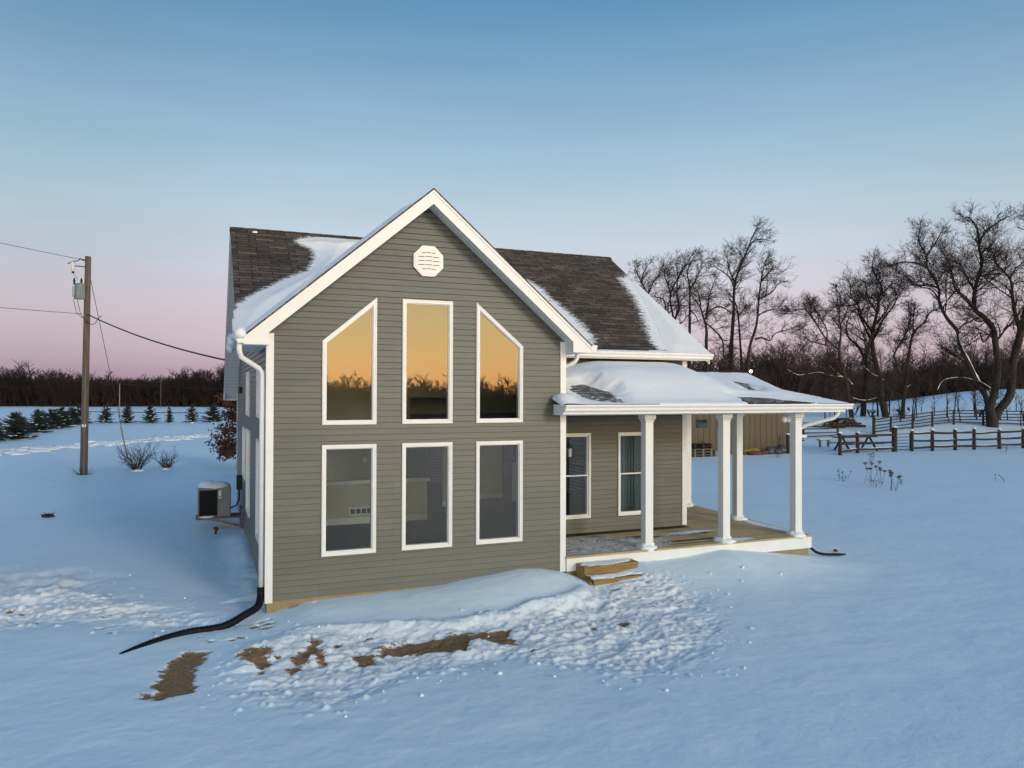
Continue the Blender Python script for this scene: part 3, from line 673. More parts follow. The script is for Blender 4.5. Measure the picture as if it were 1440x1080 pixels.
# roofs
def zmain(y): return 7.41-.64*abs(y-6.2)
def zwing(x): return 7.03-.855*abs(x)
def slab(mb, pts, t=.035): mb.prism(pts, (0,0,-t))
mb = MB()
A = lambda x, y: (x, y, zmain(y))
slab(mb, [A(-3.06,1.55),A(0,5.6),A(0,6.2),A(-3.06,6.2)]); slab(mb, [A(0,5.6),A(3.03,1.57),A(7.13,1.55),A(7.13,6.2),A(0,6.2)])
slab(mb, [A(-3.06,6.2),A(7.13,6.2),A(7.13,12.3),A(-3.06,12.3)])
main_roof = mb.build('main_roof', 'shingle', house)
mb = MB(); 
for k in range(34):
    x = -3.07+k*.3; mb.prism([(x,6.2,7.432),(x+.31,6.2,7.440),(x+.31,6.07,7.35),(x,6.07,7.342)], (0,0,-.012)); mb.prism([(x,6.2,7.432),(x,6.33,7.342),(x+.31,6.33,7.35),(x+.31,6.2,7.440)], (0,0,-.012))
mb.build('ridge_cap', 'shingle', main_roof)
mb = MB(); B = lambda x, y: (x, y, zwing(x))
slab(mb, [B(0,-.36),B(0,5.6),B(-3.04,1.57),B(-3.04,-.36)]); slab(mb, [B(0,-.36),B(3.04,-.36),B(3.04,1.57),B(0,5.6)])
wing_roof = mb.build('wing_roof', 'shingle_wing', house)
zE, SP = 3.36, .28
def zporch(x, y): return zE+SP*np.minimum(np.asarray(y)+.45, 9.13-np.asarray(x))
C_ = lambda x, y: (x, y, float(zporch(x, y)))
mb = MB(); slab(mb, [C_(2.40,-.46),C_(9.14,-.46),C_(6.73,1.95),C_(2.676,1.95),C_(2.676,-.03),C_(2.40,-.03)], .03); porch_roof = mb.build('porch_roof', 'shingle_porch', house)
mb = MB(); slab(mb, [C_(9.14,-.46),C_(9.14,5.0),C_(6.73,5.0),C_(6.73,1.95)], .03); mb.build('side_slope', 'shingle_porch_side', porch_roof)
# rake boards
def rake(mb, p, q, y0, y1, d0, d1):  # board hanging below a sloping edge p->q, thickness y0..y1 along Y
    mb.prism([(p[0],y0,p[2]-d0),(q[0],y0,q[2]-d0),(q[0],y0,q[2]-d1),(p[0],y0,p[2]-d1)], (0,y1-y0,0))
mb = MB()
for s in (-1, 1): mb.prism([(0,-.35,6.994),(s*3.03,-.35,4.404),(s*3.03,-.35,4.292),(s*2.657,-.35,4.292),(s*2.657,-.35,4.485),(0,-.35,6.757)], (0,.025,0))
rake(mb, (-3.03,0,zwing(3.03)), (0,0,7.03), -.362, -.351, .036, .085); rake(mb, (0,0,7.03), (3.03,0,zwing(3.03)), -.362, -.351, .036, .085)
mb.build('rake_board', 'white', house)
for xx in (-3.05, 7.12):
    mb = MB()
    for ya, yb in ((1.57,6.2),(6.2,12.28)):
        x0, x1 = (xx, xx+.022) if xx < 0 else (xx-.022, xx)
        mb.prism([(x0,ya,zmain(ya)-.036),(x0,yb,zmain(yb)-.036),(x0,yb,zmain(yb)-.235),(x0,ya,zmain(ya)-.235)], (x1-x0,0,0))
    xa, xb = ((-3.05,-2.66) if xx < 0 else (6.73,7.12))
    mb.box(xa+.002, xb, 12.26, 12.28, 3.27, 3.47); mb.prism([(xa+.003,12.25,3.27),(xa+.003,11.9,3.27),(xa+.003,11.9,3.7),(xa+.003,12.25,3.47)], (.02,0,0))
    mb.build('end_rake_board', 'white', house)
# soffits
mb = MB()
for s in (-1, 1):
    mb.prism([(0,-.325,7.03-.262),(s*2.66,-.325,zwing(2.66)-.262),(s*2.66,-.001,zwing(2.66)-.262),(0,-.001,7.03-.262)], (0,0,.012))
    mb.box(s*2.652, s*3.028, -.325, 1.93, 4.294, 4.304); mb.box(s*2.657, s*2.672, -.3245, -.026, 4.305, 4.50)
mb.box(3.03,7.1,1.58,1.937,4.296,4.306)
for xa, xb in ((-3.03,-2.652),(6.722,7.10)):
    for ya, yb in ((1.9,6.2),(6.2,12.26)):
        mb.prism([(xa,ya,zmain(ya)-.225),(xb,ya,zmain(ya)-.225),(xb,yb,zmain(yb)-.225),(xa,yb,zmain(yb)-.225)], (0,0,.012))
mb.build('soffit', 'soffit', house)
for b_ in ((-3.03,-3.01,-.325,1.56,4.30,4.425),(3.01,3.03,-.325,1.56,4.30,4.425),(3.032,7.12,1.56,1.58,4.29,4.43)): mb = MB(); mb.box(*b_); mb.build('fascia', 'white', house)
mb = MB()
mb.box(2.41,9.12,-.44,-.42,3.16,3.335); mb.box(2.41,2.43,-.42,-.026,3.14,3.335); mb.box(9.10,9.12,-.42,5.0,3.16,3.335); mb.box(6.73,9.12,4.98,5.0,3.16,3.335)
mb.prism([(6.75,4.985,3.335),(9.1,4.985,3.335),(6.75,4.985,3.335+.28*2.35)], (0,.012,0))
mb.build('fascia', 'white', house)
# gutters: K profile swept along straight eaves
def gutter(a, b, out, zt, parent=house, flip=False):
    prof = [(0,0),(.075,0),(.088,.028),(.088,.05),(.122,.088),(.122,.118),(.112,.118),(.112,.09),(.01,.09),(.01,.118),(0,.118)]
    mb = MB(); o = Vector((*out, 0)); a = Vector((a[0],a[1],zt-.118)); d = Vector((b[0]-a.x, b[1]-a.y, 0))
    mb.prism([a+o*p+Vector((0,0,z)) for p, z in prof], d); [mb.prism([q+o*.001*0+n_ for q in (a+Vector((0,0,-.002)), a+o*.08+Vector((0,0,-.002)), a+o*.125+Vector((0,0,.085)), a+o*.125+Vector((0,0,.12)), a+Vector((0,0,.12)))], d.normalized()*.004) for n_ in (-d.normalized()*.0045, d+d.normalized()*.0005)]; return mb.build('gutter', 'white', parent)
gutter((-3.03,-.35),(-3.03,1.5),(-1,0),4.43); gutter((3.03,-.35),(3.03,1.44),(1,0),4.43); gutter((3.16,1.56),(7.13,1.56),(0,-1),4.435)
gutter((2.41,-.44),(9.24,-.44),(0,-1),3.335); gutter((9.12,-.43),(9.12,4.98),(1,0),3.335)
def spout(pts, r=.042):
    mb = MB(); mb.tube(pts, r, 8); return mb.build('downspout', 'white', house, True)
spout([(-3.09,-.26,4.32),(-3.09,-.26,4.2),(-3.06,-.22,4.1),(-2.78,.02,3.93),(-2.73,.07,3.86),(-2.725,.08,3.7),(-2.725,.08,.32)])
spout([(3.09,.35,4.32),(3.09,.35,4.22),(3.05,.36,4.15),(2.78,.40,4.02),(2.725,.42,3.95),(2.725,.42,3.50)])
spout([(9.0,-.37,3.22),(8.99,-.36,3.1),(8.93,-.30,3.02),(8.52,.06,2.86),(8.43,.14,2.78),(8.42,.15,2.6),(8.42,.15,.4)])
# porch ceiling, beams, deck
mb = MB(); mb.box(2.66,9.09,-.41,1.935,3.20,3.215); mb.box(6.75,9.09,1.937,4.97,3.20,3.215); mb.build('porch_ceiling', 'soffit', house)
mb = MB(); mb.box(2.68,8.38,.01,.2,3.125,3.198); mb.prism([(8.18,.202,3.125),(8.38,.202,3.125),(8.62,4.5,3.125),(8.42,4.5,3.125)], (0,0,.073)); mb.box(6.75,8.60,4.502,4.68,3.125,3.198); mb.build('porch_beam', 'white', house)
mb = MB(); y = -.075; dk = random.Random(4)
while y < 4.7:
    xr = 8.53+.048*(y+.1); x0 = 2.66 if y < 1.85 else 6.75
    zt = .5+dk.uniform(-.002,.002)
    cuts = [x0]+([x0+dk.uniform(1.2,3.2)] if x0 < 3 else [])+[xr]
    if len(cuts) == 3 and dk.random() < .8: cuts.insert(2, cuts[1]+dk.uniform(1.4, 2.2)) 
    for a, b in zip(cuts[:-1], cuts[1:]): mb.box(a+.002, b-.002, y, y+.138, zt-.036, zt)
    y += .144
deck = mb.build('deck', 'deck', house)
mb = MB(); mb.box(2.676,8.555,-.064,-.03,.225,.462); mb.prism([(8.53,-.03,.225),(8.555,-.03,.225),(8.78,4.7,.225),(8.755,4.7,.225)], (0,0,.237)); mb.build('skirt_board', 'white', deck)
mb = MB(); mb.box(2.69,8.50,-.02,.03,-.3,.224); mb.prism([(8.44,.03,-.3),(8.49,.03,-.3),(8.71,4.68,-.3),(8.66,4.68,-.3)], (0,0,.524)); mb.build('lower_board', 'concrete', deck)
for px_, py_ in ((4.53,.12),(6.38,.11),(8.27,.10),(8.39,2.17),(8.515,4.42)):
    t = empty('porch_post', (px_,py_,.5)); t.parent = house; t.location = (px_, py_-6, .5)
    mb = MB(); h = .088; mb.box(px_-h,px_+h,py_-h,py_+h,.5,3.12); mb.build('shaft', 'post', t, bevel=.006)
    mb = MB(); mb.box(px_-.108,px_+.108,py_-.108,py_+.108,.502,.60); mb.build('base_trim', 'white', t, bevel=.008)
    mb = MB(); mb.box(px_-.105,px_+.105,py_-.105,py_+.105,2.98,3.03); mb.box(px_-.128,px_+.128,py_-.128,py_+.128,3.03,3.122); mb.build('capital', 'white', t, bevel=.015)
    mb = MB(); mb.blob((px_-.02,py_-.1,.50), .2,.12,.07, int(px_*100), 10, 6, .25); mb.blob((px_-.12,py_,.50), .1,.17,.09, int(px_*77), 10, 6, .25); mb.build('snow', 'snow', t, True)
# gable vent
mb = MB(); oc = [(.265*math.cos(PI/8+k*PI/4)/math.cos(PI/8), 5.83+.265*math.sin(PI/8+k*PI/4)/math.cos(PI/8)) for k in range(8)]
mb.prism([(x,-.045,z) for x, z in oc], (0,.04,0)); mb.prism([(x*.9,-.052,5.83+(z-5.83)*.9) for x, z in oc], (0,.006,0)); vent = mb.build('gable_vent', 'white', house, bevel=.004)
for k in range(5):
    mb = MB(); z = 5.83+(k-2)*.07; hw = .185-.03*abs(k-2)*(abs(k-2) > 1)
    for j in range(3): mb.box(-hw+j*hw*.7, -hw+(j+.9)*hw*.7-.004, -.0545, -.0525, z-.005+.006*(j%2), z+.006+.006*(j%2))
    mb.build('louver_slot', 'dark', vent)
# interior seen through the glass
mb = MB(); mb.box(-2.6,6.65,.16,11.8,.40,.5); mb.build('interior_floor', 'intfloor', house)
mb = MB(); mb.box(-2.55,1.38,4.85,4.97,.5,1.42); hw_ = mb.build('half_wall', 'intwall', house)
mb = MB(); mb.box(-2.55,1.43,4.79,5.02,1.42,1.50); mb.build('cap', 'intwhite', hw_)
mb = MB(); mb.box(-2.55,1.382,4.825,4.848,.5,.64); mb.build('baseboard', 'intwhite', hw_)
mb = MB(); mb.box(-.49,.05,4.825,4.848,.70,.88); g_ = mb.build('floor_register', 'intwhite', hw_)
mb = MB()
for k in range(4): mb.box(-.455+k*.128,-.355+k*.128,4.818,4.823,.735,.845)
mb.build('slot', 'intdark', g_)
mb = MB(); mb.box(-2.55,1.0,7.2,7.3,.5,2.75); mb.box(2.3,2.62,6.6,6.7,.5,2.75); mb.box(3.0,4.4,7.62,7.7,.5,2.75); mb.box(-2.58,2.6,5.0,5.1,3.42,6.45); mb.box(-2.58,.98,5.0,5.1,2.75,3.418); mb.box(.9,6.6,6.4,6.5,2.98,6.0); mb.build('interior_wall', 'intwall', house)
mb = MB(); mb.box(-2.55,1.0,5.2,11.5,2.78,2.98); mb.box(1.0,6.6,7.9,11.5,2.78,2.98); mb.build('interior_ceiling', 'intwhite', house)
for b_ in ((1.0,2.28,7.9,8.6,.5,2.7),(4.45,4.9,6.9,7.6,1.6,2.7)): mb = MB(); mb.box(*b_); mb.build('interior_dark_box', 'intdark', house)  # first box paints the dark hall near-black; second is an upper cabinet
for b_ in ((4.42,4.62,6.85,6.9,.5,1.6),(4.66,4.74,2.1,2.2,.5,2.6),(3.05,4.4,7.59,7.618,.5,.64),(2.3,2.62,6.57,6.598,.5,.64),(3.3,3.38,7.59,7.618,1.5,1.62),(.3,.36,7.17,7.198,1.7,1.82)): mb = MB(); mb.box(*b_); mb.build('interior_trim', 'intwhite', house)
# mb.box(4.66,4.74,2.1,2.2,.5,2.6); mb.box(3.05,4.4,7.59,7.618,.5,.64); mb.box(2.3,2.62,6.57,6.598,.5,.64); mb.box(3.3,3.38,7.59,7.618,1.5,1.62); mb.box(.3,.36,7.17,7.198,1.7,1.82); mb.build('interior_trim', 'intwhite', house)
mb = MB()
for k in range(24): mb.tube([(4.95+k*.037,2.14+.02*(k%2),.84),(4.95+k*.037,2.14+.02*(k%2),2.62)], .02, 6)
mb.build('curtain', 'curtain', house, True)
# side wall fittings
mb = MB(); mb.box(-2.79,-2.66,8.55,8.8,.95,1.32); mb.build('disconnect_box', 'dark', house, bevel=.01)
mb = MB(); mb.tube([(-2.72,8.6,.95),(-2.72,8.58,.7),(-2.8,8.45,.55),(-2.95,8.4,.5)], .02, 6); mb.build('conduit', 'dark', house, True)
mb = MB(); mb.box(-2.74,-2.66,8.7,8.82,3.5,3.68); mb.build('wall_light', 'dark', house, bevel=.01)

# ------------------------------------------------------------------ snow lying on the roofs
def snow_patch(parent, plane, poly, thick, edge, bounds, res=.04, rag=.1, seed=0, base=-.02, streak=True, shape=None, speck=0):
    xs = np.arange(bounds[0], bounds[1]+res, res); ys = np.arange(bounds[2], bounds[3]+res, res); X, Y = np.meshgrid(xs, ys)
    sd = sdist(X, Y, poly)
    n = fbm(X*1.2, Y*1.2, seed, 4)+(1.4*fbm(X*2.2, Y*9, seed+7, 3) if streak else .6*fbm(X*5, Y*5, seed+7, 3))
    s = sd+rag*n+speck*fbm(X*7, Y*17, seed+21, 3); t = np.where(s > 0, thick*sm(s, -.02, edge), -.05)
    if shape is not None: t = np.where(s > 0, np.maximum(.004, t*shape(X, Y)), t)
    t = np.where(s > 0, t+.006+.012*fbm(X*3, Y*3, seed+3, 3)*sm(s, 0, edge), t)
    Zt = plane(X, Y)+np.maximum(t, base); nx, ny = len(xs), len(ys)
    V = np.stack([X.ravel(), Y.ravel(), Zt.ravel()], 1)
    keep = (s > 0); k4 = keep[:-1,:-1] | keep[1:,:-1] | keep[:-1,1:] | keep[1:,1:]
    ii = (np.arange(ny-1)[:,None]*nx+np.arange(nx-1)[None,:])[k4]
    F = np.stack([ii, ii+1, ii+1+nx, ii+nx], 1); u, inv = np.unique(F, return_inverse=True)
    return np_mesh('snow_cover', V[u], inv.reshape(F.shape), 'snow', parent, True)
def dust(parent, plane, poly, bounds, soft=.3, res=.05, lift=.006, amount=1.):
    xs = np.arange(bounds[0], bounds[1]+res, res); ys = np.arange(bounds[2], bounds[3]+res, res); X, Y = np.meshgrid(xs, ys)
    c = sm(sdist(X, Y, poly), -soft, soft)*amount; nx, ny = len(xs), len(ys); V = np.stack([X.ravel(), Y.ravel(), (plane(X, Y)+lift).ravel()], 1)
    k4 = (c > .01)[:-1,:-1]; ii = (np.arange(ny-1)[:,None]*nx+np.arange(nx-1)[None,:])[k4]; F = np.stack([ii, ii+1, ii+1+nx, ii+nx], 1); u, inv = np.unique(F, return_inverse=True)
    o = np_mesh('blown_snow', V[u], inv.reshape(F.shape), 'dust', parent, True); at = o.data.attributes.new('cover', 'FLOAT', 'POINT'); at.data.foreach_set('value', c.ravel()[u].astype(np.float32)); return o
zm_ = lambda X, Y: 7.41-.64*np.abs(Y-6.2)
zw_ = lambda X, Y: 7.03-.855*np.abs(X)
snow_patch(main_roof, zm_, [(.0,6.12),(-1.2,6.0),(-1.56,5.71),(-1.36,5.5),(-1.2,5.32),(-1.17,5.03),(-1.4,4.44),(-1.95,3.94),(-2.59,3.31),(-2.95,2.85),(-3.08,2.6),(-3.12,1.5),(-2.9,1.5),(.1,5.7)], .12, .55, (-3.12,.1,1.5,6.15), .03, .035, 3, streak=False)
dust(main_roof, zm_, [(2.7,3.0),(3.5,4.7),(3.9,4.55),(4.1,4.2),(4.15,3.7),(4.3,3.1),(4.4,2.6),(4.45,2.1),(4.2,1.7),(3.4,1.5),(2.7,1.5)], (2.6,4.9,1.57,5.2), .32)
snow_patch(main_roof, zm_, [(6.95,4.75),(6.8,4.05),(6.62,3.36),(6.3,2.5),(6.1,2.01),(6.05,1.66),(4.0,1.66),(3.2,1.75),(3.2,1.5),(7.2,1.5),(7.2,5.0)], .05, .5, (3.1,7.12,1.5,5.2), .03, .04, 9, streak=False)
dust(main_roof, zm_, [(6.7,5.0),(6.55,4.05),(6.35,3.36),(5.98,2.5),(5.8,2.01),(5.75,1.6),(7.13,1.5),(7.13,5.2)], (5.3,7.12,1.57,5.4), .36)
dust(main_roof, zm_, [(.0,6.3),(-1.3,6.05),(-1.7,5.75),(-1.45,5.5),(-1.3,5.3),(-1.3,5.0),(-1.5,4.4),(-2.05,3.9),(-2.7,3.25),(-3.06,2.8),(-3.06,1.5),(.1,5.7)], (-3.05,.0,1.57,6.17), .22)
snow_patch(main_roof, zm_, [(-2.62,6.12),(-2.4,6.14),(-2.42,5.98),(-2.58,6.0)], .05, .1, (-2.8,-2.2,5.8,6.19), .03, .05, 12)
lw_poly = [(-.25,-.22),(-.6,-.3),(-1.9,-.27),(-3.1,-.3),(-3.14,1.7),(-2.9,1.75),(-.2,5.4),(-.1,2)]
snow_patch(wing_roof, zw_, lw_poly, .085, .3, (-3.14,.0,-.4,5.6), .045, .1, 15, streak=False)
rp = [(2.30,-.56),(9.18,-.56),(9.1,-.3),(6.65,2.05),(2.55,2.05),(2.55,.02),(2.30,.02)]
bareL = [(3.2,.72),(3.46,.78),(3.72,.34),(3.72,-.05),(3.64,-.36),(3.2,-.38),(3.0,-.1),(2.98,.36)]
bareR = [(6.6,-.08),(7.3,-.1),(7.75,-.28),(8.3,-.5),(8.2,-.6),(6.9,-.6),(6.45,-.5)]
streak_ = [(7.45,1.72),(7.62,1.42),(7.8,1.2),(7.5,.45),(7.3,.45),(7.38,1.0)]
xs = np.arange(2.3,9.2,.03); ys = np.arange(-.53,1.96,.03); X, Y = np.meshgrid(xs, ys)
hip = (9.13-X)-(Y+.45)
s = np.minimum(sdist(X, Y, rp), hip+.02); s = np.minimum(s, np.where(Y > -.03, X-2.66, X-2.36))
rg = .07*fbm(X*1.5, Y*1.5, 61, 3)+.07*fbm(X*1.6, Y*9, 63, 3)
for bp_, gr in ((bareL, 0.), (bareR, -.02), (streak_, -.05)): s = np.minimum(s, -(sdist(X, Y, bp_)+rg+gr))
drip = (Y+.50)-.05*(vnoise(X*1.3, X*0, 71)+.5)*(X > 4.2); s = np.minimum(s, np.where((X > 4.4) & (X < 6.6), drip, s))
mound = .27*sm(X, 2.9, 4.3)*(1-sm(X, 5.9, 7.0))*sm(Y, -.4, .9)*(1-.35*sm(Y, 1.2, 2.0))+.05*sm(Y, -.4, .4)
t = np.where(s > 0, (.022+mound+.015*fbm(X*1.1, Y*1.1, 66, 3))*sm(s, -.03, .38)+.006, -.03)
corner = .10*np.exp(-((X-2.52)/.17)**2-((Y+.25)/.2)**2); t = t+np.where(s > 0, corner, 0)
rib = .06*np.exp(-((X-2.72)/.08)**2-((Y-.15)/.3)**2); t = t+np.where(s > 0, rib, 0)
Zt = zporch(X, Y)+t; keep = s > 0; k4 = keep[:-1,:-1] | keep[1:,:-1] | keep[:-1,1:] | keep[1:,1:]
ii = (np.arange(len(ys)-1)[:,None]*len(xs)+np.arange(len(xs)-1)[None,:])[k4]; F = np.stack([ii,ii+1,ii+1+len(xs),ii+len(xs)],1); u_, inv = np.unique(F, return_inverse=True)
np_mesh('snow_cover', np.stack([X.ravel(),Y.ravel(),Zt.ravel()],1)[u_], inv.reshape(F.shape), 'snow', porch_roof, True)
dust(porch_roof, lambda X, Y: zporch(X, Y), [(2.4,-.6),(9.0,-.5),(7.2,1.5),(6.7,2.0),(2.6,2.0)], (2.68,7.6,-.44,1.9), .1, .05, .005, .42)
snow_patch(bpy.data.objects['side_slope'], lambda X, Y: zE+SP*(9.13-X), [(9.25,-.4),(9.25,5.1),(6.7,5.1),(6.7,2.0)], .08, .3, (6.75,9.2,-.4,5.0), .08, .06, 77, streak=False)
# thin streaky snow on the deck boards
zd = lambda X, Y: np.full(np.shape(X), .502)
dust(deck, zd, [(2.6,-.2),(5.0,-.2),(5.4,.35),(5.6,.8),(4.9,1.15),(4.4,1.6),(3.2,1.55),(2.6,1.3)], (2.68,6.2,-.07,1.9), .4, .05, .004, .60)
dust(deck, zd, [(5.2,1.2),(6.6,1.3),(7.1,1.15),(6.2,.95),(5.4,.9)], (5,7.6,.6,1.8), .2, .04, .004, 1.)
dust(deck, zd, [(8.25,.3),(8.8,.3),(8.9,3.2),(8.55,3.2),(8.15,1.4)], (7.8,8.52,.2,3.5), .25, .04, .004, .9)
dust(deck, zd, [(6.5,-.1),(7.2,.0),(7.0,.25),(6.5,.3)], (6.2,7.6,-.07,.6), .15, .04, .004, 1.)
# snow filling the gutters and hanging over the left eave
mb = MB(); rr = random.Random(8)
for k in range(20): y = -.33+k*.09; mb.blob((-3.07+rr.uniform(-.02,.02), y, 4.46), .10,.09,.06+rr.uniform(0,.03), k, 8, 5, .2)
mb.blob((-3.16,.8,4.40),.09,.5,.12,5,10,6,.2); mb.blob((-3.17,1.2,4.33),.07,.25,.12,6,10,6,.2)
mb.build('eave_snow', 'snow', wing_roof, True)
mb = MB()
for k in range(20): x = 3.2+k*.2; mb.blob((x, 1.49, 4.43), .16,.06,.022, k, 8, 5, .3)
mb.build('eave_snow', 'snow', main_roof, True)
# ------------------------------------------------------------------ things round the house
def thing(name, x, y, label, cat, group=None, z=None): return empty(name, (x, y, Z(x, y) if z is None else z), label, cat, group)

# wooden steps
t = thing('wooden_steps', 3.44, -.4, 'two raw timber steps half buried in snow below the porch edge', 'steps', z=.0)
mb = MB(); mb.box(2.86,4.02,-.40,-.07,.33,.368); mb.build('tread', 'lumber', t, bevel=.004)
mb = MB(); mb.box(2.88,4.0,-.375,-.34,.14,.328); mb.build('riser', 'lumber', t, bevel=.003)
mb = MB(); mb.box(2.90,4.10,-.70,-.378,.155,.19); mb.build('tread', 'lumber', t, bevel=.004)
mb = MB(); mb.box(2.92,4.08,-.675,-.64,-.05,.153); mb.build('riser', 'lumber', t, bevel=.003)
for x in (2.86, 4.0):
    mb = MB(); mb.prism([(x,-.08,-.1),(x,-.08,.328),(x,-.338,.328),(x,-.338,.153),(x,-.63,.153),(x,-.63,-.1)], (.036,0,0)); mb.build('stringer', 'lumber', t)
snow_patch(t, lambda X, Y: np.full(np.shape(X), .369), [(2.9,-.39),(3.9,-.39),(3.95,-.1),(3.0,-.1)], .012, .1, (2.86,4.02,-.40,-.07), .02, .12, 91)
snow_patch(t, lambda X, Y: np.full(np.shape(X), .191), [(2.9,-.66),(3.3,-.7),(4.2,-.55),(4.2,-.36),(2.9,-.36)], .035, .15, (2.9,4.10,-.70,-.38), .02, .1, 92)

# corrugated drain hoses
def hose(pts, r, label):
    P = [Vector(p) for p in pts]; Q = []
    for i in range(len(P)-1):
        p0, p1, p2, p3 = P[max(i-1,0)], P[i], P[i+1], P[min(i+2,len(P)-1)]
        for k in range(14):
            s = k/14; Q.append(.5*((2*p1)+(p2-p0)*s+(2*p0-5*p1+4*p2-p3)*s*s+(3*p1-p0-3*p2+p3)*s**3))
    Q.append(P[-1]); mb = MB(); mb.tube(Q, [r*(1.06 if k % 2 else .94) for k in range(len(Q))], 10)
    return tag(mb.build('drain_hose', 'black', None, True), label, 'hose')
hose([(-2.725,.08,.42),(-2.73,.06,.28),(-2.78,-.08,.16),(-2.95,-.22,.1),(-3.3,-.42,hz(-3.3,-.42)+.04),(-3.75,-.52,hz(-3.75,-.52)+.02),(-4.1,-.72,hz(-4.1,-.72)+.0),(-4.4,-.95,hz(-4.4,-.95)-.025),(-4.62,-1.15,hz(-4.62,-1.15)-.05)], .058, 'black corrugated drain hose running from the front left downspout out over the snow')
hose([(8.56,.1,.30),(8.64,.06,.2),(8.75,.0,.1),(8.95,-.05,.05),(9.3,-.03,.015),(9.6,.02,-.03)], .028, 'thin black drain hose leaving the right porch corner across the snow')

# heat pump unit on its wall bracket
gx0 = 8.3
t = thing('equipment_platform', -3.3, 8.4, 'grey shelf on diagonal struts holding the outdoor cooling unit off the side wall', 'platform', z=0)
mb = MB(); mb.box(-3.78,-2.69,8.1,8.75,.27,.315); mb.build('shelf', 'greywood', t)
for y in (8.18, 8.66):
    mb = MB(); mb.bar((-3.6,y,.265),(-2.72,y,.0),.05,.05); mb.build('strut', 'steel', t)
mb = MB(); mb.box(-2.70,-2.655,8.05,8.8,-.05,.5); mb.build('wall_plate', 'greywood', t)
t = thing('cooling_unit', -3.35, 8.43, 'grey outdoor cooling unit with a black front coil and snow on its top', 'air conditioner', z=.318)
mb = MB(); mb.box(-3.74,-2.94,8.12,8.72,.32,1.07); mb.build('cabinet', 'acgrey', t, bevel=.02)
mb = MB(); mb.box(-3.70,-3.27,8.10,8.119,.37,1.02); mb.build('coil', 'coil', t)
mb = MB()
for k in range(13): mb.box(-3.70,-3.27,8.090,8.099,.39+k*.05,.394+k*.05)
for k in range(5): mb.box(-3.69+k*.1,-3.684+k*.1,8.084,8.089,.37,1.02)
mb.build('guard_grille', 'dark', t)
mb = MB(); mb.box(-3.245,-3.175,8.108,8.119,.80,1.0); st = mb.build('label', 'sticker', t)
mb = MB(); mb.box(-3.225,-3.195,8.103,8.107,.835,.865); mb.build('printed_mark', 'dark', st)
mb = MB(); mb.box(-3.13,-2.96,8.10,8.119,.36,.68); mb.build('service_panel', 'acgrey', t, bevel=.01)
mb = MB(); mb.blob((-3.34,8.42,1.08), .40,.31,.14, 4, 16, 8, .04); mb.blob((-3.5,8.4,1.12), .22,.22,.14, 9, 10, 6, .06); mb.build('snow', 'snow', t, True)
mb = MB(); mb.blob((-3.5,8.06,.345), .2,.04,.03, 5, 8, 5, .2); mb.build('snow', 'snow', t, True)
mb = MB(); mb.tube([(-3.32,7.5,.0),(-3.3,7.52,.1)], .03, 8); mb.blob((-3.3,7.52,.13), .06,.05,.05, 3, 8, 5, .2)
tag(mb.build('valve_cap', 'redbrown', None, True), 'small dark red cap sticking out of the snow below the cooling unit', 'cap')
# porch lights
t = thing('wall_lantern', 2.85, .22, 'black wall lantern hanging beside the nearer porch window', 'lantern', z=2.35)
mb = MB(); mb.box(2.667,2.69,.16,.28,2.44,2.64); mb.tube([(2.69,.22,2.56),(2.76,.22,2.66),(2.85,.22,2.66),(2.86,.22,2.58)], .012, 6); mb.build('bracket', 'dark', t)
mb = MB(); mb.prism([(2.80,.16,2.31),(2.92,.16,2.31),(2.92,.28,2.31),(2.80,.28,2.31)], (0,0,.015)); mb.tube([(2.86,.22,2.50),(2.86,.22,2.60)], [.10,.015], 6)
for a, b in ((2.80,.16),(2.92,.16),(2.92,.28),(2.80,.28)): mb.bar((a,b,2.32),(2.86+(a-2.86)*1.25,.22+(b-.22)*1.25,2.51),.012,.012)
mb.build('cage', 'dark', t)
mb = MB(); mb.tube([(2.86,.22,2.33),(2.86,.22,2.49)], [.045,.055], 8); mb.build('lens', 'steel', t)
t = thing('flood_light', 8.12, .28, 'white twin headed flood light under the porch eave beside the corner post', 'flood light', z=3.0)
mb = MB(); mb.box(8.16,8.24,.24,.32,3.06,3.124); mb.tube([(8.2,.28,3.06),(8.14,.22,3.02)], .018, 6); mb.build('arm', 'white', t)
for dx in (-.05, .07):
    mb = MB(); mb.blob((8.08+dx,.18,2.985), .06,.06,.07, 2, 10, 6, 0); mb.build('lamp_head', 'lampwhite', t, True)
mb = MB(); mb.blob((9.6,.3,hz(9.6,.3)+.02), .05,.04,.04, 3, 7, 5, .3); tag(mb.build('brick_chip', 'redbrown'), 'small reddish chip lying on the snow right of the porch', 'debris')
mb = MB()
for k in range(14): a = k*.45; mb.tube([(-7.64,11.9,Z(-7.64,11.9)),(-7.64+.22*math.cos(a)*(.4+.6*(k%3)/2),11.9+.2*math.sin(a),Z(-7.64,11.9)+.06+.03*(k%3))], [.02,.004], 5)
mb.blob((-7.64,11.9,Z(-7.64,11.9)+.03), .16,.14,.07, 3, 8, 5, .3); tag(mb.build('grass_tuft', 'twig'), 'dark grass tuft poking through the snow left of the house', 'grass tuft')

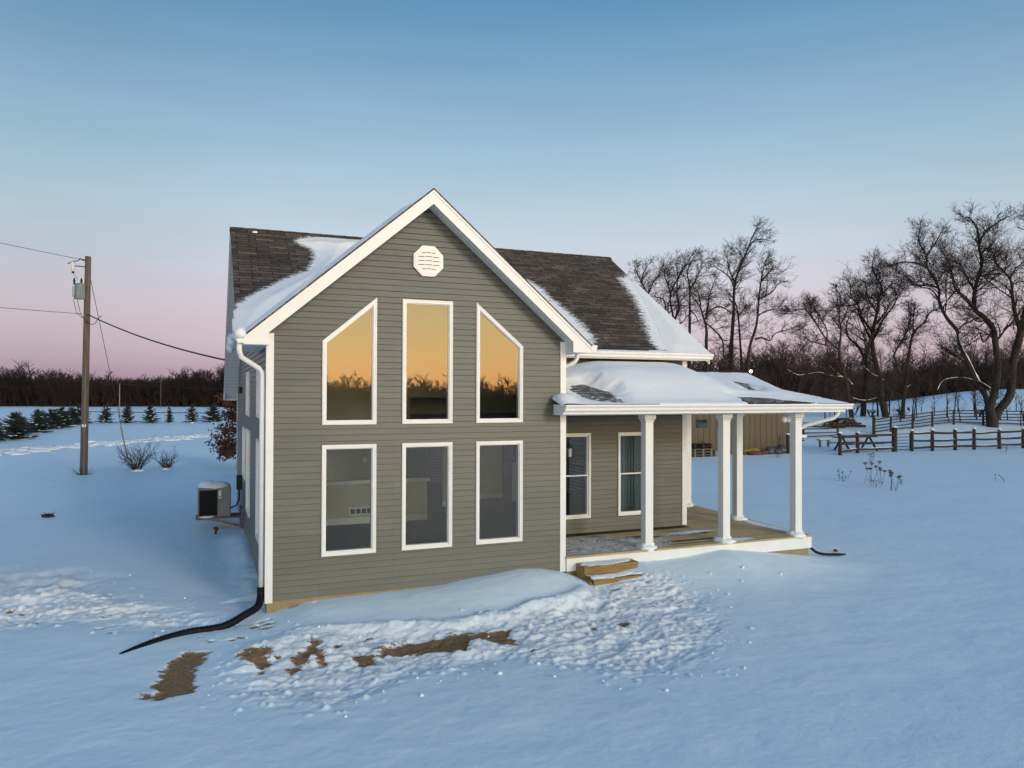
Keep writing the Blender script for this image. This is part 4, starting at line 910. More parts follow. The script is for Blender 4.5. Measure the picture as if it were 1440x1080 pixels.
# utility pole with transformer
px_, py_ = -8.32, 23.6; gz = Z(px_, py_)
t = thing('utility_pole', px_, py_, 'weathered wooden utility pole carrying a grey green transformer', 'utility pole')
HT = 9.25
mb = MB(); N_ = 10
mb.tube([(px_+.10*k/N_, py_, gz-.3+(HT+.3-gz)*k/N_) for k in range(N_+1)], [.150-.035*k/N_ for k in range(N_+1)], 14); mb.build('pole', 'polewood', t, True)
tx, ty = px_-.16, py_-.28
mb = MB(); mb.tube([(tx,ty,7.42),(tx,ty,7.98)], .20, 18); mb.tube([(tx,ty,7.98),(tx,ty,8.02),(tx,ty,8.06)], [.215,.215,.12], 18); mb.tube([(tx,ty,7.40),(tx,ty,7.43)], .205, 18)
for k in range(3): mb.box(tx-.24+k*.16,tx-.20+k*.16,ty-.22,ty-.18,7.46,7.9)
tr = mb.build('transformer', 'steelblue', t)
for dx in (-.2, .06):
    mb = MB(); mb.tube([(tx+dx,ty-.02,8.0),(tx+dx,ty-.02,8.08),(tx+dx,ty-.02,8.16),(tx+dx,ty-.02,8.28)], [.05,.035,.05,.02], 8); mb.build('bushing', 'dark', tr)
mb = MB(); mb.box(px_-.1,px_+.02,py_-.30,py_-.15,7.5,7.9); mb.build('mounting_bracket', 'steel', t)
mb = MB(); mb.tube([(px_+.06,py_-.1,8.78),(px_-.42,py_-.2,8.80)], .022, 6); mb.build('crossarm', 'dark', t)
mb = MB(); mb.tube([(px_-.45,py_-.2,8.96),(px_-.44,py_-.2,8.9),(px_-.43,py_-.2,8.66),(px_-.43,py_-.2,8.56)], [.05,.075,.075,.045], 10); mb.build('insulator', 'ceramic', t)
mb = MB(); mb.tube([(px_-.62,py_-.2,8.86),(px_-.45,py_-.2,8.98),(px_-.36,py_-.2,8.9)], .02, 6); mb.tube([(px_-.45,py_-.2,8.97),(px_-.25,py_-.15,9.02),(px_-.16,py_-.12,9.15)], .02, 6); mb.tube([(px_-.43,py_-.2,8.55),(px_-.42,py_-.2,8.48)], .055, 8); mb.build('fuse_fitting', 'dark', t)
mb = MB(); mb.tube([(px_+.06,py_-.05,9.07),(px_-.14,py_-.1,9.09)], .035, 6); mb.build('dead_end_clamp', 'dark', t)
mb = MB()
mb.tube([(px_-.42,py_-.2,8.5),(px_-.36,py_-.24,8.4),(px_-.25,py_-.28,8.25)], .008, 5)
for s_ in (0, .14): mb.tube([(tx-.15+s_,ty-.05,7.9),(tx-.2+s_,ty-.12,7.3),(tx-.1+s_,ty-.1,6.8),(px_+.02,py_-.2,6.55),(px_+.1,py_-.2,6.42)], .012, 5)
mb.tube([(px_+.1,py_-.2,6.5),(px_+.25,py_-.25,6.35),(px_+.42,py_-.3,6.38),(px_+.55,py_-.4,6.62),(px_+.68,py_-.5,6.7)], .014, 5)
mb.build('leads', 'wire', t)
mb = MB(); mb.box(px_-.05,px_+.1,py_-.185,py_-.178,2.02,2.14); mb.build('tag_plate', 'sticker', t)
mb = MB(); mb.tube([(px_+.03,py_-.19,.0),(px_+.06,py_-.17,4.5)], .02, 6); mb.build('ground_wire', 'greywood', t)
mb = MB()
for k in range(16): a = k*.4; mb.tube([(px_+.2*math.cos(a),py_+.2*math.sin(a),gz),(px_+.45*math.cos(a),py_+.3*math.sin(a),gz+.12+.1*(k%3))], [.012,.004], 4)
mb.build('dead_grass', 'weed', t)
def sag(a, b, s, n=18): return [Vector(a).lerp(Vector(b), k/n)-Vector((0,0,s*4*(k/n)*(1-k/n))) for k in range(n+1)]
def cable(name, pts, r, label): mb = MB(); mb.tube(pts, r, 6); return tag(mb.build(name, 'wire'), label, 'cable')
cable('service_cable', sag((px_+.12,py_-.15,6.78),(-2.95,12.0,4.50),.18), .026, 'thick black service cable sagging from the pole down to the house roof')
pa = Vector((px_-.14,py_-.1,9.09)); 
cable('power_line', sag(pa, (-30,12.5,12.4), .35), .010, 'upper thin power line running left from the top of the pole')
cable('power_line', sag((px_-.1,py_-.05,6.80), (-30,12.5,8.1), .35), .010, 'lower thin power line running left from the middle of the pole')
cable('guy_wire', [(px_+.1,py_+.1,8.75),(-7.33,31.6,Z(-7.33,31.6))], .012, 'thin steel guy wire slanting down behind the pole')
a = Vector((px_+.1,py_+.1,8.75)); b = Vector((-7.33,31.6,Z(-7.33,31.6)-.1)); d = b-a
mb = MB(); mb.tube([a+d*.79, b], .035, 8); tag(mb.build('guy_guard', 'guard'), 'pale yellow sleeve leaning on the guy wire beside the bare shrub', 'guy guard')

# ------------------------------------------------------------------ plants
def shrub(x, y, h, w, n, seed, label):
    rr = random.Random(seed); P0 = []; P1 = []; A0 = []; A1 = []; z = Z(x, y)
    for k in range(n):
        a = rr.uniform(0, 2*PI); p = Vector((x+rr.gauss(0,.06), y+rr.gauss(0,.06), z-.02)); d = Vector((math.cos(a)*w, math.sin(a)*w*.8, h)).normalized(); L = h*rr.uniform(.5,1.1); r = .018
        stack = [(p, d, L, r, 0)]
        while stack:
            p, d, L, r, lv = stack.pop(); q = p
            for s in range(3):
                d = (d+Vector((rr.gauss(0,.18), rr.gauss(0,.18), rr.gauss(.02,.12)))).normalized(); e = q+d*L/3
                P0.append(q); P1.append(e); A0.append(r*(1-s*.25)); A1.append(r*(1-(s+1)*.25)); q = e
                if lv < 2 and rr.random() < .85:
                    for _ in range(2 if lv else 1): stack.append((q, (d+Vector((rr.gauss(0,.55), rr.gauss(0,.55), rr.gauss(.05,.35)))).normalized(), L*rr.uniform(.4,.65), r*.62, lv+1))
    t = thing('shrub', x, y, label, 'shrub', 'bare shrubs beside the pole')
    V, F = seg_mesh(P0, P1, A0, A1); np_mesh('branches', V, F, 'shrub', t)
    mb = MB(); mb.blob((x,y-.1,z+.0), w*.28,w*.22,.10, seed, 10, 5, .3); mb.build('snow', 'snow', t, True)
shrub(-6.35, 24.6, .98, .95, 34, 3, 'larger bare twiggy shrub beside the leaning yellow sleeve')
shrub(-5.2, 24.8, .66, .62, 24, 6, 'smaller bare twiggy shrub nearer the house')

# young spruces
def spruce_parts(H, R, seed):
    rr = random.Random(seed); P0=[];P1=[];A0=[];A1=[]; S=MB(); z = .08*H
    while z < H*.97:
        f = 1-z/H; n = int(5+6*f)
        for k in range(n):
            a = rr.uniform(0, 2*PI); L = R*(f**.85)*rr.uniform(.7,1.12)+.05; p = Vector((0,0,z+rr.uniform(-.04,.04))); d = Vector((math.cos(a), math.sin(a), -.10+.55*(1-f)))
            for s in range(5):
                q = p+d*L/5+Vector((0,0,.012*s)); w = .055*(1.2-s*.18)*(.6+.4*H/2)
                P0.append(p); P1.append(q); A0.append(w); A1.append(w*.8)
                for sd in (-1, 1):
                    dd = Vector((-d.y,d.x,0))*sd*.8+d*.6; l2 = L*.34*(1.1-s*.15)*rr.uniform(.7,1.2)
                    P0.append(q); P1.append(q+dd*l2+Vector((0,0,rr.uniform(-.06,.05)))); A0.append(w*.75); A1.append(.01)
                p = q
                if s > 1 and rr.random() < .055*f+.008: S.blob((p.x,p.y,p.z+.05), .11,.11,.035, rr.randint(0,999), 6, 4, .3)
        z += .085*H*(1-.35*(1-f))
    P0.append(Vector((0,0,H*.88))); P1.append(Vector((0,0,H*1.03))); A0.append(.03); A1.append(.008)
    S.blob((0,0,.0), R*.35,R*.35,.10, seed, 10, 5, .2)
    return seg_mesh(P0, P1, A0, A1, 4), S
PROTO = []
def spruce(x, y, H, kind, label, group, rz):
    o = thing('young_spruce', x, y, label, 'spruce', group)
    crown, snow, trunk = PROTO[kind]
    s = H/2.1
    for nm, src in (('crown', crown), ('snow', snow), ('trunk', trunk)):
        c = src.copy(); c.name = nm; c.pop('kind', None)
        if nm == 'snow': c['kind'] = 'stuff'
        COL.objects.link(c); c.parent = o; c.hide_render = False; c.hide_viewport = False
    wd = 1.3 if 'dense row' in label else 1.; hk = .88 if 'dense row' in label else 1.; o.scale = (s*wd*(1+.16*math.sin(rz*7)), s*wd*(1+.16*math.sin(rz*5)), s*hk); o.rotation_euler = (.05*math.sin(rz*3), .05*math.cos(rz*4), rz)
for H, R, sd in ((2.1,.95,2),(2.1,1.15,5),(2.1,.75,8),(2.1,1.3,13)):
    (V, F), S = spruce_parts(H, R, sd)
    c = np_mesh('crown', V, F, 'needle'); s = S.build('snow', 'snow', None, True); mb = MB(); mb.tube([(0,0,-.2),(0,0,H*.9)], [.06,.015], 6); tk = mb.build('trunk', 'bark', None)
    PROTO.append((c, s, tk))
row = [(-13.62,80.05,2.15,0,'tall open young spruce, first in the row right of the pole'),(-11.41,79.33,1.95,1,'wide young spruce, second in the row right of the pole'),(-9.18,78.6,2.05,3,'broadest young spruce, third in the row right of the pole'),(-7.17,77.94,1.85,2,'smallest narrow young spruce, fourth in the row right of the pole'),(-4.93,77.21,2.05,0,'young spruce with snow at its foot, fifth in the row right of the pole'),(-2.75,76.5,2.15,1,'young spruce nearest the house, last in the row right of the pole')]
for k, (x, y, H, kd, lb) in enumerate(row): spruce(x, y, H, kd, lb, 'young spruces in a row across the field', k*1.1)
left = [(-16.9,47.5,1.9,3,'large dark young spruce cut by the left edge of the photo'),(-15.9,50.5,1.9,1,'second young spruce from the left edge, in the dense row'),(-17.0,55.5,2.05,3,'third young spruce from the left edge, in the dense row'),(-16.2,58.5,1.9,0,'fourth young spruce from the left edge, in the dense row'),(-16.9,63.0,2.1,1,'fifth young spruce from the left edge, in the dense row'),(-16.6,67.0,2.1,3,'sixth young spruce from the left edge, in the dense row'),(-16.5,71.5,2.2,1,'seventh young spruce from the left edge, in the dense row'),(-16.3,75.5,2.1,3,'eighth young spruce from the left edge, in the dense row'),(-16.1,80.0,2.3,0,'farthest young spruce of the dense row, partly behind the pole')]
for k, (x, y, H, kd, lb) in enumerate(left): spruce(x, y, H, kd, lb, 'young spruces in the dense row at the left', k*.8+.3)
for tr_ in PROTO:
    for o in tr_: bpy.data.objects.remove(o)

# oak holding brown leaves
def oak(x, y):
    t = thing('oak_sapling', x, y, 'young oak still holding brown leaves behind the house corner', 'tree'); z = Z(x, y); rr = random.Random(12)
    mb = MB(); mb.tube([(x,y,z-.1),(x+.05,y,z+1.6),(x,y,z+3.6)], [.07,.05,.02], 8); mb.build('trunk', 'bark', t)
    P0=[];P1=[];A0=[];A1=[]; V=[]; F=[]
    for k in range(95):
        a = rr.uniform(0, 2*PI); h = rr.uniform(.75,3.5); L = rr.uniform(.7,1.35)*(1.1-.22*h/2); p = Vector((x,y,z+h)); d = Vector((math.cos(a),math.sin(a),.05))
        for s in range(5):
            d = (d+Vector((rr.gauss(0,.2),rr.gauss(0,.2),rr.gauss(-.06,.12)))).normalized(); q = p+d*L/5; P0.append(p); P1.append(q); A0.append(.014-.002*s); A1.append(.012-.002*s); p = q
            for _ in range(7 if s else 2):
                c = p+Vector((rr.gauss(0,.10),rr.gauss(0,.10),rr.gauss(-.03,.08))); u = Vector((rr.gauss(0,1),rr.gauss(0,1),rr.gauss(0,1))).normalized()*.085; w = u.orthogonal().normalized()*.045
                n = len(V); V += [c-u, c+w, c+u, c-w]; F.append((n,n+1,n+2,n+3))
    Vt, Ft = seg_mesh(P0,P1,A0,A1); np_mesh('branches', Vt, Ft, 'bark2', t); np_mesh('foliage', np.array([tuple(v) for v in V]), np.array(F), 'oakleaf', t)
oak(-2.2, 23.9)

# dried weeds in the right field
for k, (x, y, h, n, lb) in enumerate(((20.9,11.1,.4,5,'low dry weed clump left of the tall weeds in the field'),(20.35,10.3,.3,5,'small dry weed tuft closest to the porch corner post'),(20.8,9.5,1.0,5,'tallest dry weed with a flat seed head in the snowy field'),(20.95,9.1,.8,4,'dry weed with a seed head just beside the tallest one'),(19.95,8.5,.35,5,'low dry weed tuft in front of the tallest weed'),(19.75,7.5,.85,6,'bushy dry weed with two seed heads nearest the camera'),(21.7,9.0,.25,4,'small dry weed tuft right of the tall weeds'),(26.3,8.0,.35,3,'lone dark weed stalk bent over at the far right'),(28.2,16.2,.6,7,'dry weed clump in front of the rail fence corner'),(40.3,17.6,.6,6,'dry weed clump in front of the right rail fence'),(42.6,17.0,.5,7,'wide low dry weed clump in front of the right rail fence'),(25.6,20.0,.55,7,'dry weed clump in front of the tan shed'))):
    rr = random.Random(50+k); z = Z(x, y); mb = MB(); t = None
    for j in range(n):
        bx_ = x+rr.gauss(0,.10); by_ = y+rr.gauss(0,.10); hh = h*rr.uniform(.5,.9); tx_ = bx_+rr.gauss(0,.10*h+.03); ty_ = by_+rr.gauss(0,.08)
        mb.tube([(bx_,by_,z-.02),((bx_+tx_)/2+.02,(by_+ty_)/2,z+hh*.5),(tx_,ty_,z+hh)], [.008,.006,.004], 5)
        for q in range(5): a = q*1.256; mb.tube([(tx_,ty_,z+hh*.9),(tx_+.09*h*math.cos(a),ty_+.09*h*math.sin(a),z+hh*1.02)], [.005,.012], 4)
        if h > .7: mb.blob((tx_,ty_,z+hh*1.03), .06,.06,.025, j, 7, 4, .35)
    tag(mb.build('dried_weed', 'weed'), lb, 'weed', 'dried weeds standing in the snow')

# ------------------------------------------------------------------ big bare trees
def catmull(P, k=4):
    P = [Vector(p) for p in P]; Q = []
    for i in range(len(P)-1):
        p0, p1, p2, p3 = P[max(i-1,0)], P[i], P[i+1], P[min(i+2,len(P)-1)]
        for j in range(k):
            s = j/k; Q.append(.5*((2*p1)+(p2-p0)*s+(2*p0-5*p1+4*p2-p3)*s*s+(3*p1-p0-3*p2+p3)*s**3))
    return Q+[P[-1]]
def snow_side(Q, i):
    d = (Q[min(i+1,len(Q)-1)]-Q[max(i-1,0)]).normalized(); n = Vector((0,0,1))-d*d.z
    return n.normalized() if n.length > .05 else AX.copy()
def bare_tree(name, x, y, limbs, label, group, seed, bark='bark', wind=0., dens=1.0, twig=.022, fat=.8):
    rr = random.Random(seed); t = thing('bare_tree', x, y, label, 'tree', group); gz = Z(x, y)-.15; base = Vector((x, y, gz))
    mb = MB(); sn = MB(); P0=[];P1=[];A0=[];A1=[]; ht = max(p[1] for L in limbs for p in L[0]); lat = {}
    def depth_at(p): # limbs that start on an earlier limb inherit its depth there
        best = min(lat, key=lambda q: (q[0]-p[0])**2+(q[1]-p[1])**2) if lat else None
        return lat[best] if best else 0.
    n_ = 0
    for li, (pts, r0, r1, snow) in enumerate(limbs):
        w = depth_at(pts[0]) if li else 0.; L3 = []; dw = 0.
        main = li == 0
        for i, p in enumerate(pts):
            if i:
                sl = math.hypot(p[0]-pts[i-1][0], p[1]-pts[i-1][1]); dw = dw*.6+rr.gauss(0, .22 if main else .42); w += dw*sl*.55
            lat[(p[0], p[1])] = w; L3.append(base+AX*p[0]+AY*w+Vector((0,0,p[1]*(1.06 if name in ('gnarled','arching') else 1))))
        Q = catmull(L3, 6); m = len(Q)
        if abs(pts[0][1]) < .3: Q[0] = Q[0]-Vector((0,0,.6))
        rad = [(r0+(r1-r0)*(i/(m-1))**.8)*(1+.06*rr.uniform(-1,1)) for i in range(m)]
        if abs(pts[0][1]) < .3: rad[0] *= 1.35
        rad = [a_*(fat if r0 > .1 else 1) for a_ in rad]; mb.tube(Q, rad, 8)
        if snow:
            k0 = 0; k1 = int(m*(1 if snow >= .9 else snow))
            i = 0
            while i < k1-2:
                j = min(k1, i+rr.randint(4, 12)); idx = list(range(i, j))
                if len(idx) > 2: sn.tube([Q[q_]+snow_side(Q, q_)*rad[q_]*.66-AY*rad[q_]*.3 for q_ in idx], [max(.03,rad[q_]*.5)*(.6+.6*rr.random())*(.25 if q_ in (idx[0], idx[-1]) else 1) for q_ in idx], 6)
                i = j-1 if rr.random() < .7 else j+1
        total = sum((Q[i+1]-Q[i]).length for i in range(m-1)); hero = r0 < .08
        acc = 0
        for i in range(1, m):
            seg = (Q[i]-Q[i-1]); acc += seg.length; f = i/(m-1); hgt = (Q[i].z-gz)/ht
            lam = (0.25+5.2*max(0., f-.12 if not main else f-.35)+2.6*max(0,hgt-.4))*dens*(1 if snow < .9 else .35)
            k = lam*seg.length; cnt = int(k)+(rr.random() < k-int(k))
            for _ in range(cnt+(3 if i == m-1 else 0)):
                az = rr.uniform(0, 2*PI); sd = seg.normalized(); o = sd.orthogonal().normalized(); o2 = sd.cross(o)
                d = sd*rr.uniform(.2,.9)+(o*math.cos(az)+o2*math.sin(az))*rr.uniform(.6,1)+Vector((0,0,rr.uniform(-.05,.45)))+AX*wind
                ln = ht*rr.uniform(.055,.125)*(1.1-.3*f)*(1-.9*max(0,hgt-.62)); big = rr.random() < .2 and .15 < f < .75 and rad[i] > .06 and hgt < .8; ln = ln*rr.uniform(1.7, 2.5) if big else ln
                stack = [(Q[i-1].lerp(Q[i], rr.random()), d.normalized(), ln, min(rad[i]*.55, .018+ln*.022), -1 if big else 0)]
                while stack:
                    p, d, L, r, lv = stack.pop(); ns = 8 if lv < 0 else 5 if lv == 0 else (4 if lv == 1 else 3); q = p
                    for s in range(ns):
                        d = (d+Vector((rr.gauss(0,.17),rr.gauss(0,.17),rr.gauss(.03,.12)))+AX*wind*.07).normalized(); e = q+d*(L/ns)
                        ra = max(twig*.4, r*(1-.75*s/ns)); rb_ = max(twig*.34, r*(1-.75*(s+1)/ns))
                        P0.append(q); P1.append(e); A0.append(ra); A1.append(rb_); q = e
                        if lv < 3:
                            for _2 in range(1 if rr.random() < (.95 if lv < 2 else .6) else 0):
                                stack.append((q, (d*.8+Vector((rr.gauss(0,.6),rr.gauss(0,.6),rr.gauss(.12,.4)))+AX*wind*.5).normalized(), L*rr.uniform(.42,.72), ra*.62, lv+1))
    mb.build('trunk', bark, t, True)
    if P0:
        V, F = seg_mesh(P0, P1, A0, A1, 3); np_mesh('crown', V, F, 'twig', t)
    if sn.v: sn.build('snow', 'snow', t, True)['kind'] = 'stuff'
    return len(P0)
TL = {'gnarled':('big gnarled tree with twisted twin trunks and a snowy low limb, far right','tall bare trees on the snowy rise',.0,'bark'),
 'arching':('tree arching out from the foot of the gnarled one at the right edge','tall bare trees on the snowy rise',.0,'bark'),
 'broad':('broad bare tree with the thickest trunk in the middle clump on the rise','tall bare trees on the snowy rise',0.,'bark2'),
 'forked':('dark forked tree just left of the thickest trunk in the middle clump','tall bare trees on the snowy rise',0.,'bark'),
 'spreading':('wide tree with long snowy low limbs reaching left over the shed roof','tall bare trees on the snowy rise',-.1,'bark2'),
 'upright':('slim tree leaning right at the right side of the middle clump','tall bare trees on the snowy rise',.05,'bark2'),
 'b1':('short leafless tree showing just above the right end of the house roof','leafless trees behind the house',.35,'bark'),
 'b2':('second leafless tree from the roof edge, with three stems','leafless trees behind the house',.35,'bark'),
 'b3':('leafless tree with a kinked trunk, third from the roof edge','leafless trees behind the house',.4,'bark'),
 'b4':('straight leafless tree, fourth from the roof edge','leafless trees behind the house',.4,'bark'),
 'b5':('low forked leafless tree standing over the porch roof','leafless trees behind the house',.15,'bark'),
 'b6':('tallest leafless tree behind the house, its top sweeping right','leafless trees behind the house',.3,'bark'),
 'b7':('leafless tree with one long low branch to the right, last of its group','leafless trees behind the house',.25,'bark'),
 'b8':('slender leafless tree bending left between the tallest and the last','leafless trees behind the house',.2,'bark')}
nseg = 0
for k, (nm, (x, y, limbs)) in enumerate(TREES.items()):
    lb, gp, wd, bk = TL[nm]; b = nm[0] == 'b' and nm[1:].isdigit()
    nseg += bare_tree(nm, x, y, limbs, lb, gp, 100+k, bk, wd, {'gnarled':.95,'arching':.85,'broad':1.4,'forked':.8,'spreading':1.6,'upright':1.6}.get(nm, .78), .021, .74 if nm in ('gnarled','arching') else .68)

# ------------------------------------------------------------------ woodland masses (cannot be counted)
def woods(name, place, n, hgt, m, label, seed, brush=0, bh=2.5, tw=.03, twigs=26):
    rr = random.Random(seed); P0=[];P1=[];A0=[];A1=[]
    def seg(p, q, a, b): P0.append((p.x,p.y,p.z)); P1.append((q.x,q.y,q.z)); A0.append(a); A1.append(b)
    for k in range(n):
        x, y = place(rr); H = hgt(x, y, rr); z = Z(x, y); p = Vector((x,y,z-.3)); d = Vector((rr.gauss(0,.04),rr.gauss(0,.04),1)); r = .010*H+.03; st = [p]
        for s in range(5):
            q = p+d*H*.17; d = (d+Vector((rr.gauss(0,.07),rr.gauss(0,.07),0))).normalized(); seg(p, q, r*(1-s*.17), r*(1-(s+1)*.17)); p = q; st.append(q)
        for _ in range(twigs):
            f = rr.uniform(.28,.98)*5; i = int(f); c = st[i].lerp(st[min(i+1,5)], f-i); a = rr.uniform(0,2*PI); up = rr.uniform(.35,1.5); e = Vector((math.cos(a),math.sin(a),up)).normalized()
            L = H*rr.uniform(.13,.25)*(1.15-.09*f); g_ = c+e*L*.55; seg(c, g_, tw*1.25, tw)
            for _2 in range(3):
                f2 = (e+Vector((rr.gauss(0,.5),rr.gauss(0,.5),rr.gauss(.25,.35)))).normalized(); h2 = g_+f2*L*rr.uniform(.3,.6); seg(g_ if _2 else c.lerp(g_,.6), h2, tw*.8, tw*.45)
    for k in range(brush):
        x, y = place(rr); z = Z(x, y); p = Vector((x,y,z-.1)); h = bh*rr.uniform(.35,1.2)
        for _ in range(6):
            a = rr.uniform(0,2*PI); d = Vector((math.cos(a)*.45,math.sin(a)*.45,1)).normalized(); q = p+d*h*.5; seg(p,q,.05,.035)
            for _2 in range(3): seg(q, q+(d+Vector((rr.gauss(0,.4),rr.gauss(0,.4),rr.gauss(.1,.3)))).normalized()*h*.55, .035, .02)
    V, F = seg_mesh(P0,P1,A0,A1,3); o = np_mesh(name, V, F, m); tag(o, label, kind='stuff'); return len(P0)
def wedge(q0, q1, d0, d1):   # q sideways tangent, d distance from the camera
    def f(rr):
        q = rr.uniform(q0, q1); D = d0+(d1-d0)*rr.random()**1.3; p = CAM+AX*q*D+AY*D; return p.x, p.y
    return f
def hl(x, y, rr): return (8.9+1.0*math.sin(x*.045)+1.2*math.sin(x*.13+1))*rr.uniform(.72,1.12)+(1.6 if rr.random() < .08 else 0)
nseg += woods('woods', wedge(-.78,-.34,165,205), 620, hl, 'woods', 'dark leafless woodland along the far side of the left field', 1, 2000, 5.8, .034, 34)
def east(rr):
    q = rr.uniform(.06,1.15); d0 = 108+32*float(sm(q,.40,.56)); D = d0+40*rr.random()**1.3; p = CAM+AX*q*D+AY*D; return p.x, p.y
nseg += woods('woods', east, 980, lambda x, y, rr: (11.2+1.0*math.sin(x*.09+y*.05) if rr.random() < .5 else 8.2)*rr.uniform(.75,1.15), 'woods_red', 'russet leafless woodland closing the view behind the right hand trees', 2, 3400, 5.0, .024, 38)
nseg += woods('underbrush', wedge(.40,.74,62,84), 44, lambda x, y, rr: rr.uniform(2.2,5.0), 'woods', 'thin saplings and brush between the big trees on the rise', 3, 10, 1.0, .012, 12)
nseg += woods('underbrush', wedge(.10,.34,80,104), 90, lambda x, y, rr: rr.uniform(3,6.5), 'woods_red', 'brush and saplings under the trees behind the house', 4, 200, 2.2, .016, 14)
def behind(rr):
    a = rr.uniform(-1.2, 1.45); d = rr.uniform(52, 68); return 2+d*math.sin(a), -8-d*math.cos(a)
nseg += woods('woods', behind, 620, lambda x, y, rr: (5.6+.5*math.sin(x*.11))*rr.uniform(.75,1.12), 'woods', 'leafless woodland across the field in front of the house, seen mirrored in its windows', 6, 2200, 4.2, .03)
print('segments', nseg)

# ------------------------------------------------------------------ tan shed and what stands at it
t = thing('shed', 24.5, 26.5, 'low tan panel shed with a snowy gable roof behind the porch', 'shed', z=Z(24.5,26.5))
mb = MB()
wz = 2.62; yb = 32.4; ry = 27.5; rz_ = 4.92
def wallq(a, b, z0, z1): mb.add([(a[0],a[1],z0),(b[0],b[1],z0),(b[0],b[1],z1),(a[0],a[1],z1)], [(0,1,2,3)])
wallq((14,22.53),(28.97,22.53),-.3,3.05); wallq((14,yb),(28.97,yb),-.3,3.05); wallq((14,22.53),(14,yb),-.3,3.05)
mb.add([(28.97,22.53,-.3),(28.97,yb,-.3),(28.97,yb,3.1),(28.97,ry,4.8),(28.97,22.53,3.1)], [(0,1,2,3,4)]); mb.build('wall', 'shedwall', t)
k_ = .33
mb = MB(); mb.prism([(13.6,22.1,rz_-k_*(ry-22.1)),(29.3,22.1,rz_-k_*(ry-22.1)),(29.3,ry,rz_),(13.6,ry,rz_)], (0,0,-.1)); mb.prism([(13.6,yb+.4,rz_-k_*(yb+.4-ry)),(29.3,yb+.4,rz_-k_*(yb+.4-ry)),(29.3,ry,rz_),(13.6,ry,rz_)], (0,0,-.1)); rf = mb.build('roof', 'shingle', t)
snow_patch(rf, lambda X, Y: rz_-k_*np.abs(ry-Y), [(13.5,21.9),(29.4,21.9),(29.4,27.25),(13.5,27.3)], .09, .3, (18,29.3,22.05,27.4), .12, .15, 101, streak=False)
mb = MB(); mb.box(13.6,29.3,22.08,22.1,2.98,3.14); mb.build('fascia', 'white', t)
for a, b in ((21.98,22.72),(23.45,24.2)):
    mb = MB(); mb.box(a,b,22.50,22.525,1.58,2.03); w = mb.build('window', 'dark', t); mb = MB(); mb.box(a+.05,b-.05,22.49,22.499,1.62,1.99); mb.build('pane', 'glass2', w)
def place_z(x, y): return Z(x, y)
t = thing('pallet_stack', 21.9, 22.1, 'stack of old pallets leaning against the tan shed wall', 'pallets')
z = Z(21.9, 22.1)
for k in range(5):
    mb = MB(); zz = z+.02+k*.15
    for j in range(5): mb.box(21.3,22.5,21.75+j*.14,21.85+j*.14,zz+.09,zz+.115)
    for j in range(3): mb.box(21.3+j*.55,21.4+j*.55,21.75,22.4,zz,zz+.088)
    mb.build('pallet', 'rail' if k > 2 else 'greywood', t)
mb = MB(); mb.bar((22.75,21.9,z),(22.4,22.4,z+.85),.06,.1); mb.build('leaning_board', 'greywood', t)
mb = MB(); mb.box(22.72,23.3,21.8,22.3,Z(23,22)-.05,Z(23,22)+.3); mb.box(22.70,23.32,21.78,22.32,Z(23,22)+.3,Z(23,22)+.33); tag(mb.build('wooden_crate', 'greywood', None, bevel=.01), 'grey wooden crate beside the pallet stack at the shed', 'crate')
z = Z(25.6,22.1); mb = MB(); mb.tube([(24.9,22.1,z+.22),(25.7,22.05,z+.26),(26.2,22.15,z+.2)], [.10,.12,.08], 8); mb.box(24.9,26.2,21.95,22.3,z-.05,z+.14); tag(mb.build('yellow_tarp_roll', 'yellow', None), 'faded yellow rolled tarp lying along the shed wall', 'tarp')
mb = MB(); mb.blob((25.6,21.9,z+.08), .6,.25,.16, 4, 10, 6, .3); mb.blob((26.2,22.0,z+.08), .3,.25,.18, 8, 10, 6, .3); tag(mb.build('dirt_heap', 'redbrown', None, True), 'low brown heap in front of the yellow tarp at the shed', 'heap')
for k, (x, y, rx, rz2, lb) in enumerate(((26.75,22.0,.32,.26,'dark bulging bag against the shed, nearest the yellow tarp'),(27.2,21.95,.34,.22,'grey bulging bag in the middle of the heap at the shed'),(27.65,22.1,.28,.3,'dark bag at the right end of the heap at the shed'))):
    mb = MB(); mb.blob((x,y,Z(x,y)+rz2*.6), rx,.28,rz2, 20+k, 12, 7, .22); tag(mb.build('rubbish_bag', 'blueblack', None, True), lb, 'bag', 'bags heaped at the shed')
t = thing('wooden_post', 28.05, 22.0, 'short dark post with a snow cap in front of the shed wall', 'post'); z = Z(28.05,22)
mb = MB(); mb.tube([(28.05,22,z-.1),(28.05,22,z+1.1)], .10, 10); mb.build('post', 'rail', t, True); mb = MB(); mb.blob((28.05,22,z+1.12), .12,.12,.07, 2, 8, 5, .1); mb.build('snow', 'snow', t, True)
# yard light behind the shed
t = thing('yard_light', 34.2, 32.6, 'lit yard light on a pole glowing above the shed roof', 'yard light'); z = Z(34.2,32.6)
mb = MB(); mb.tube([(34.2,32.6,z-.2),(34.2,32.6,5.0)], [.09,.06], 10); mb.build('pole', 'polewood', t, True)
mb = MB(); mb.tube([(34.2,32.6,4.95),(34.05,32.4,5.05)], .03, 6); mb.tube([(34.05,32.4,5.22),(34.05,32.4,5.3)], [.22,.08], 10); mb.build('hood', 'steel', t)
mb = MB(); mb.blob((34.05,32.4,5.13), .10,.10,.09, 1, 12, 8, 0); mb.build('bulb', 'bulb', t, True)

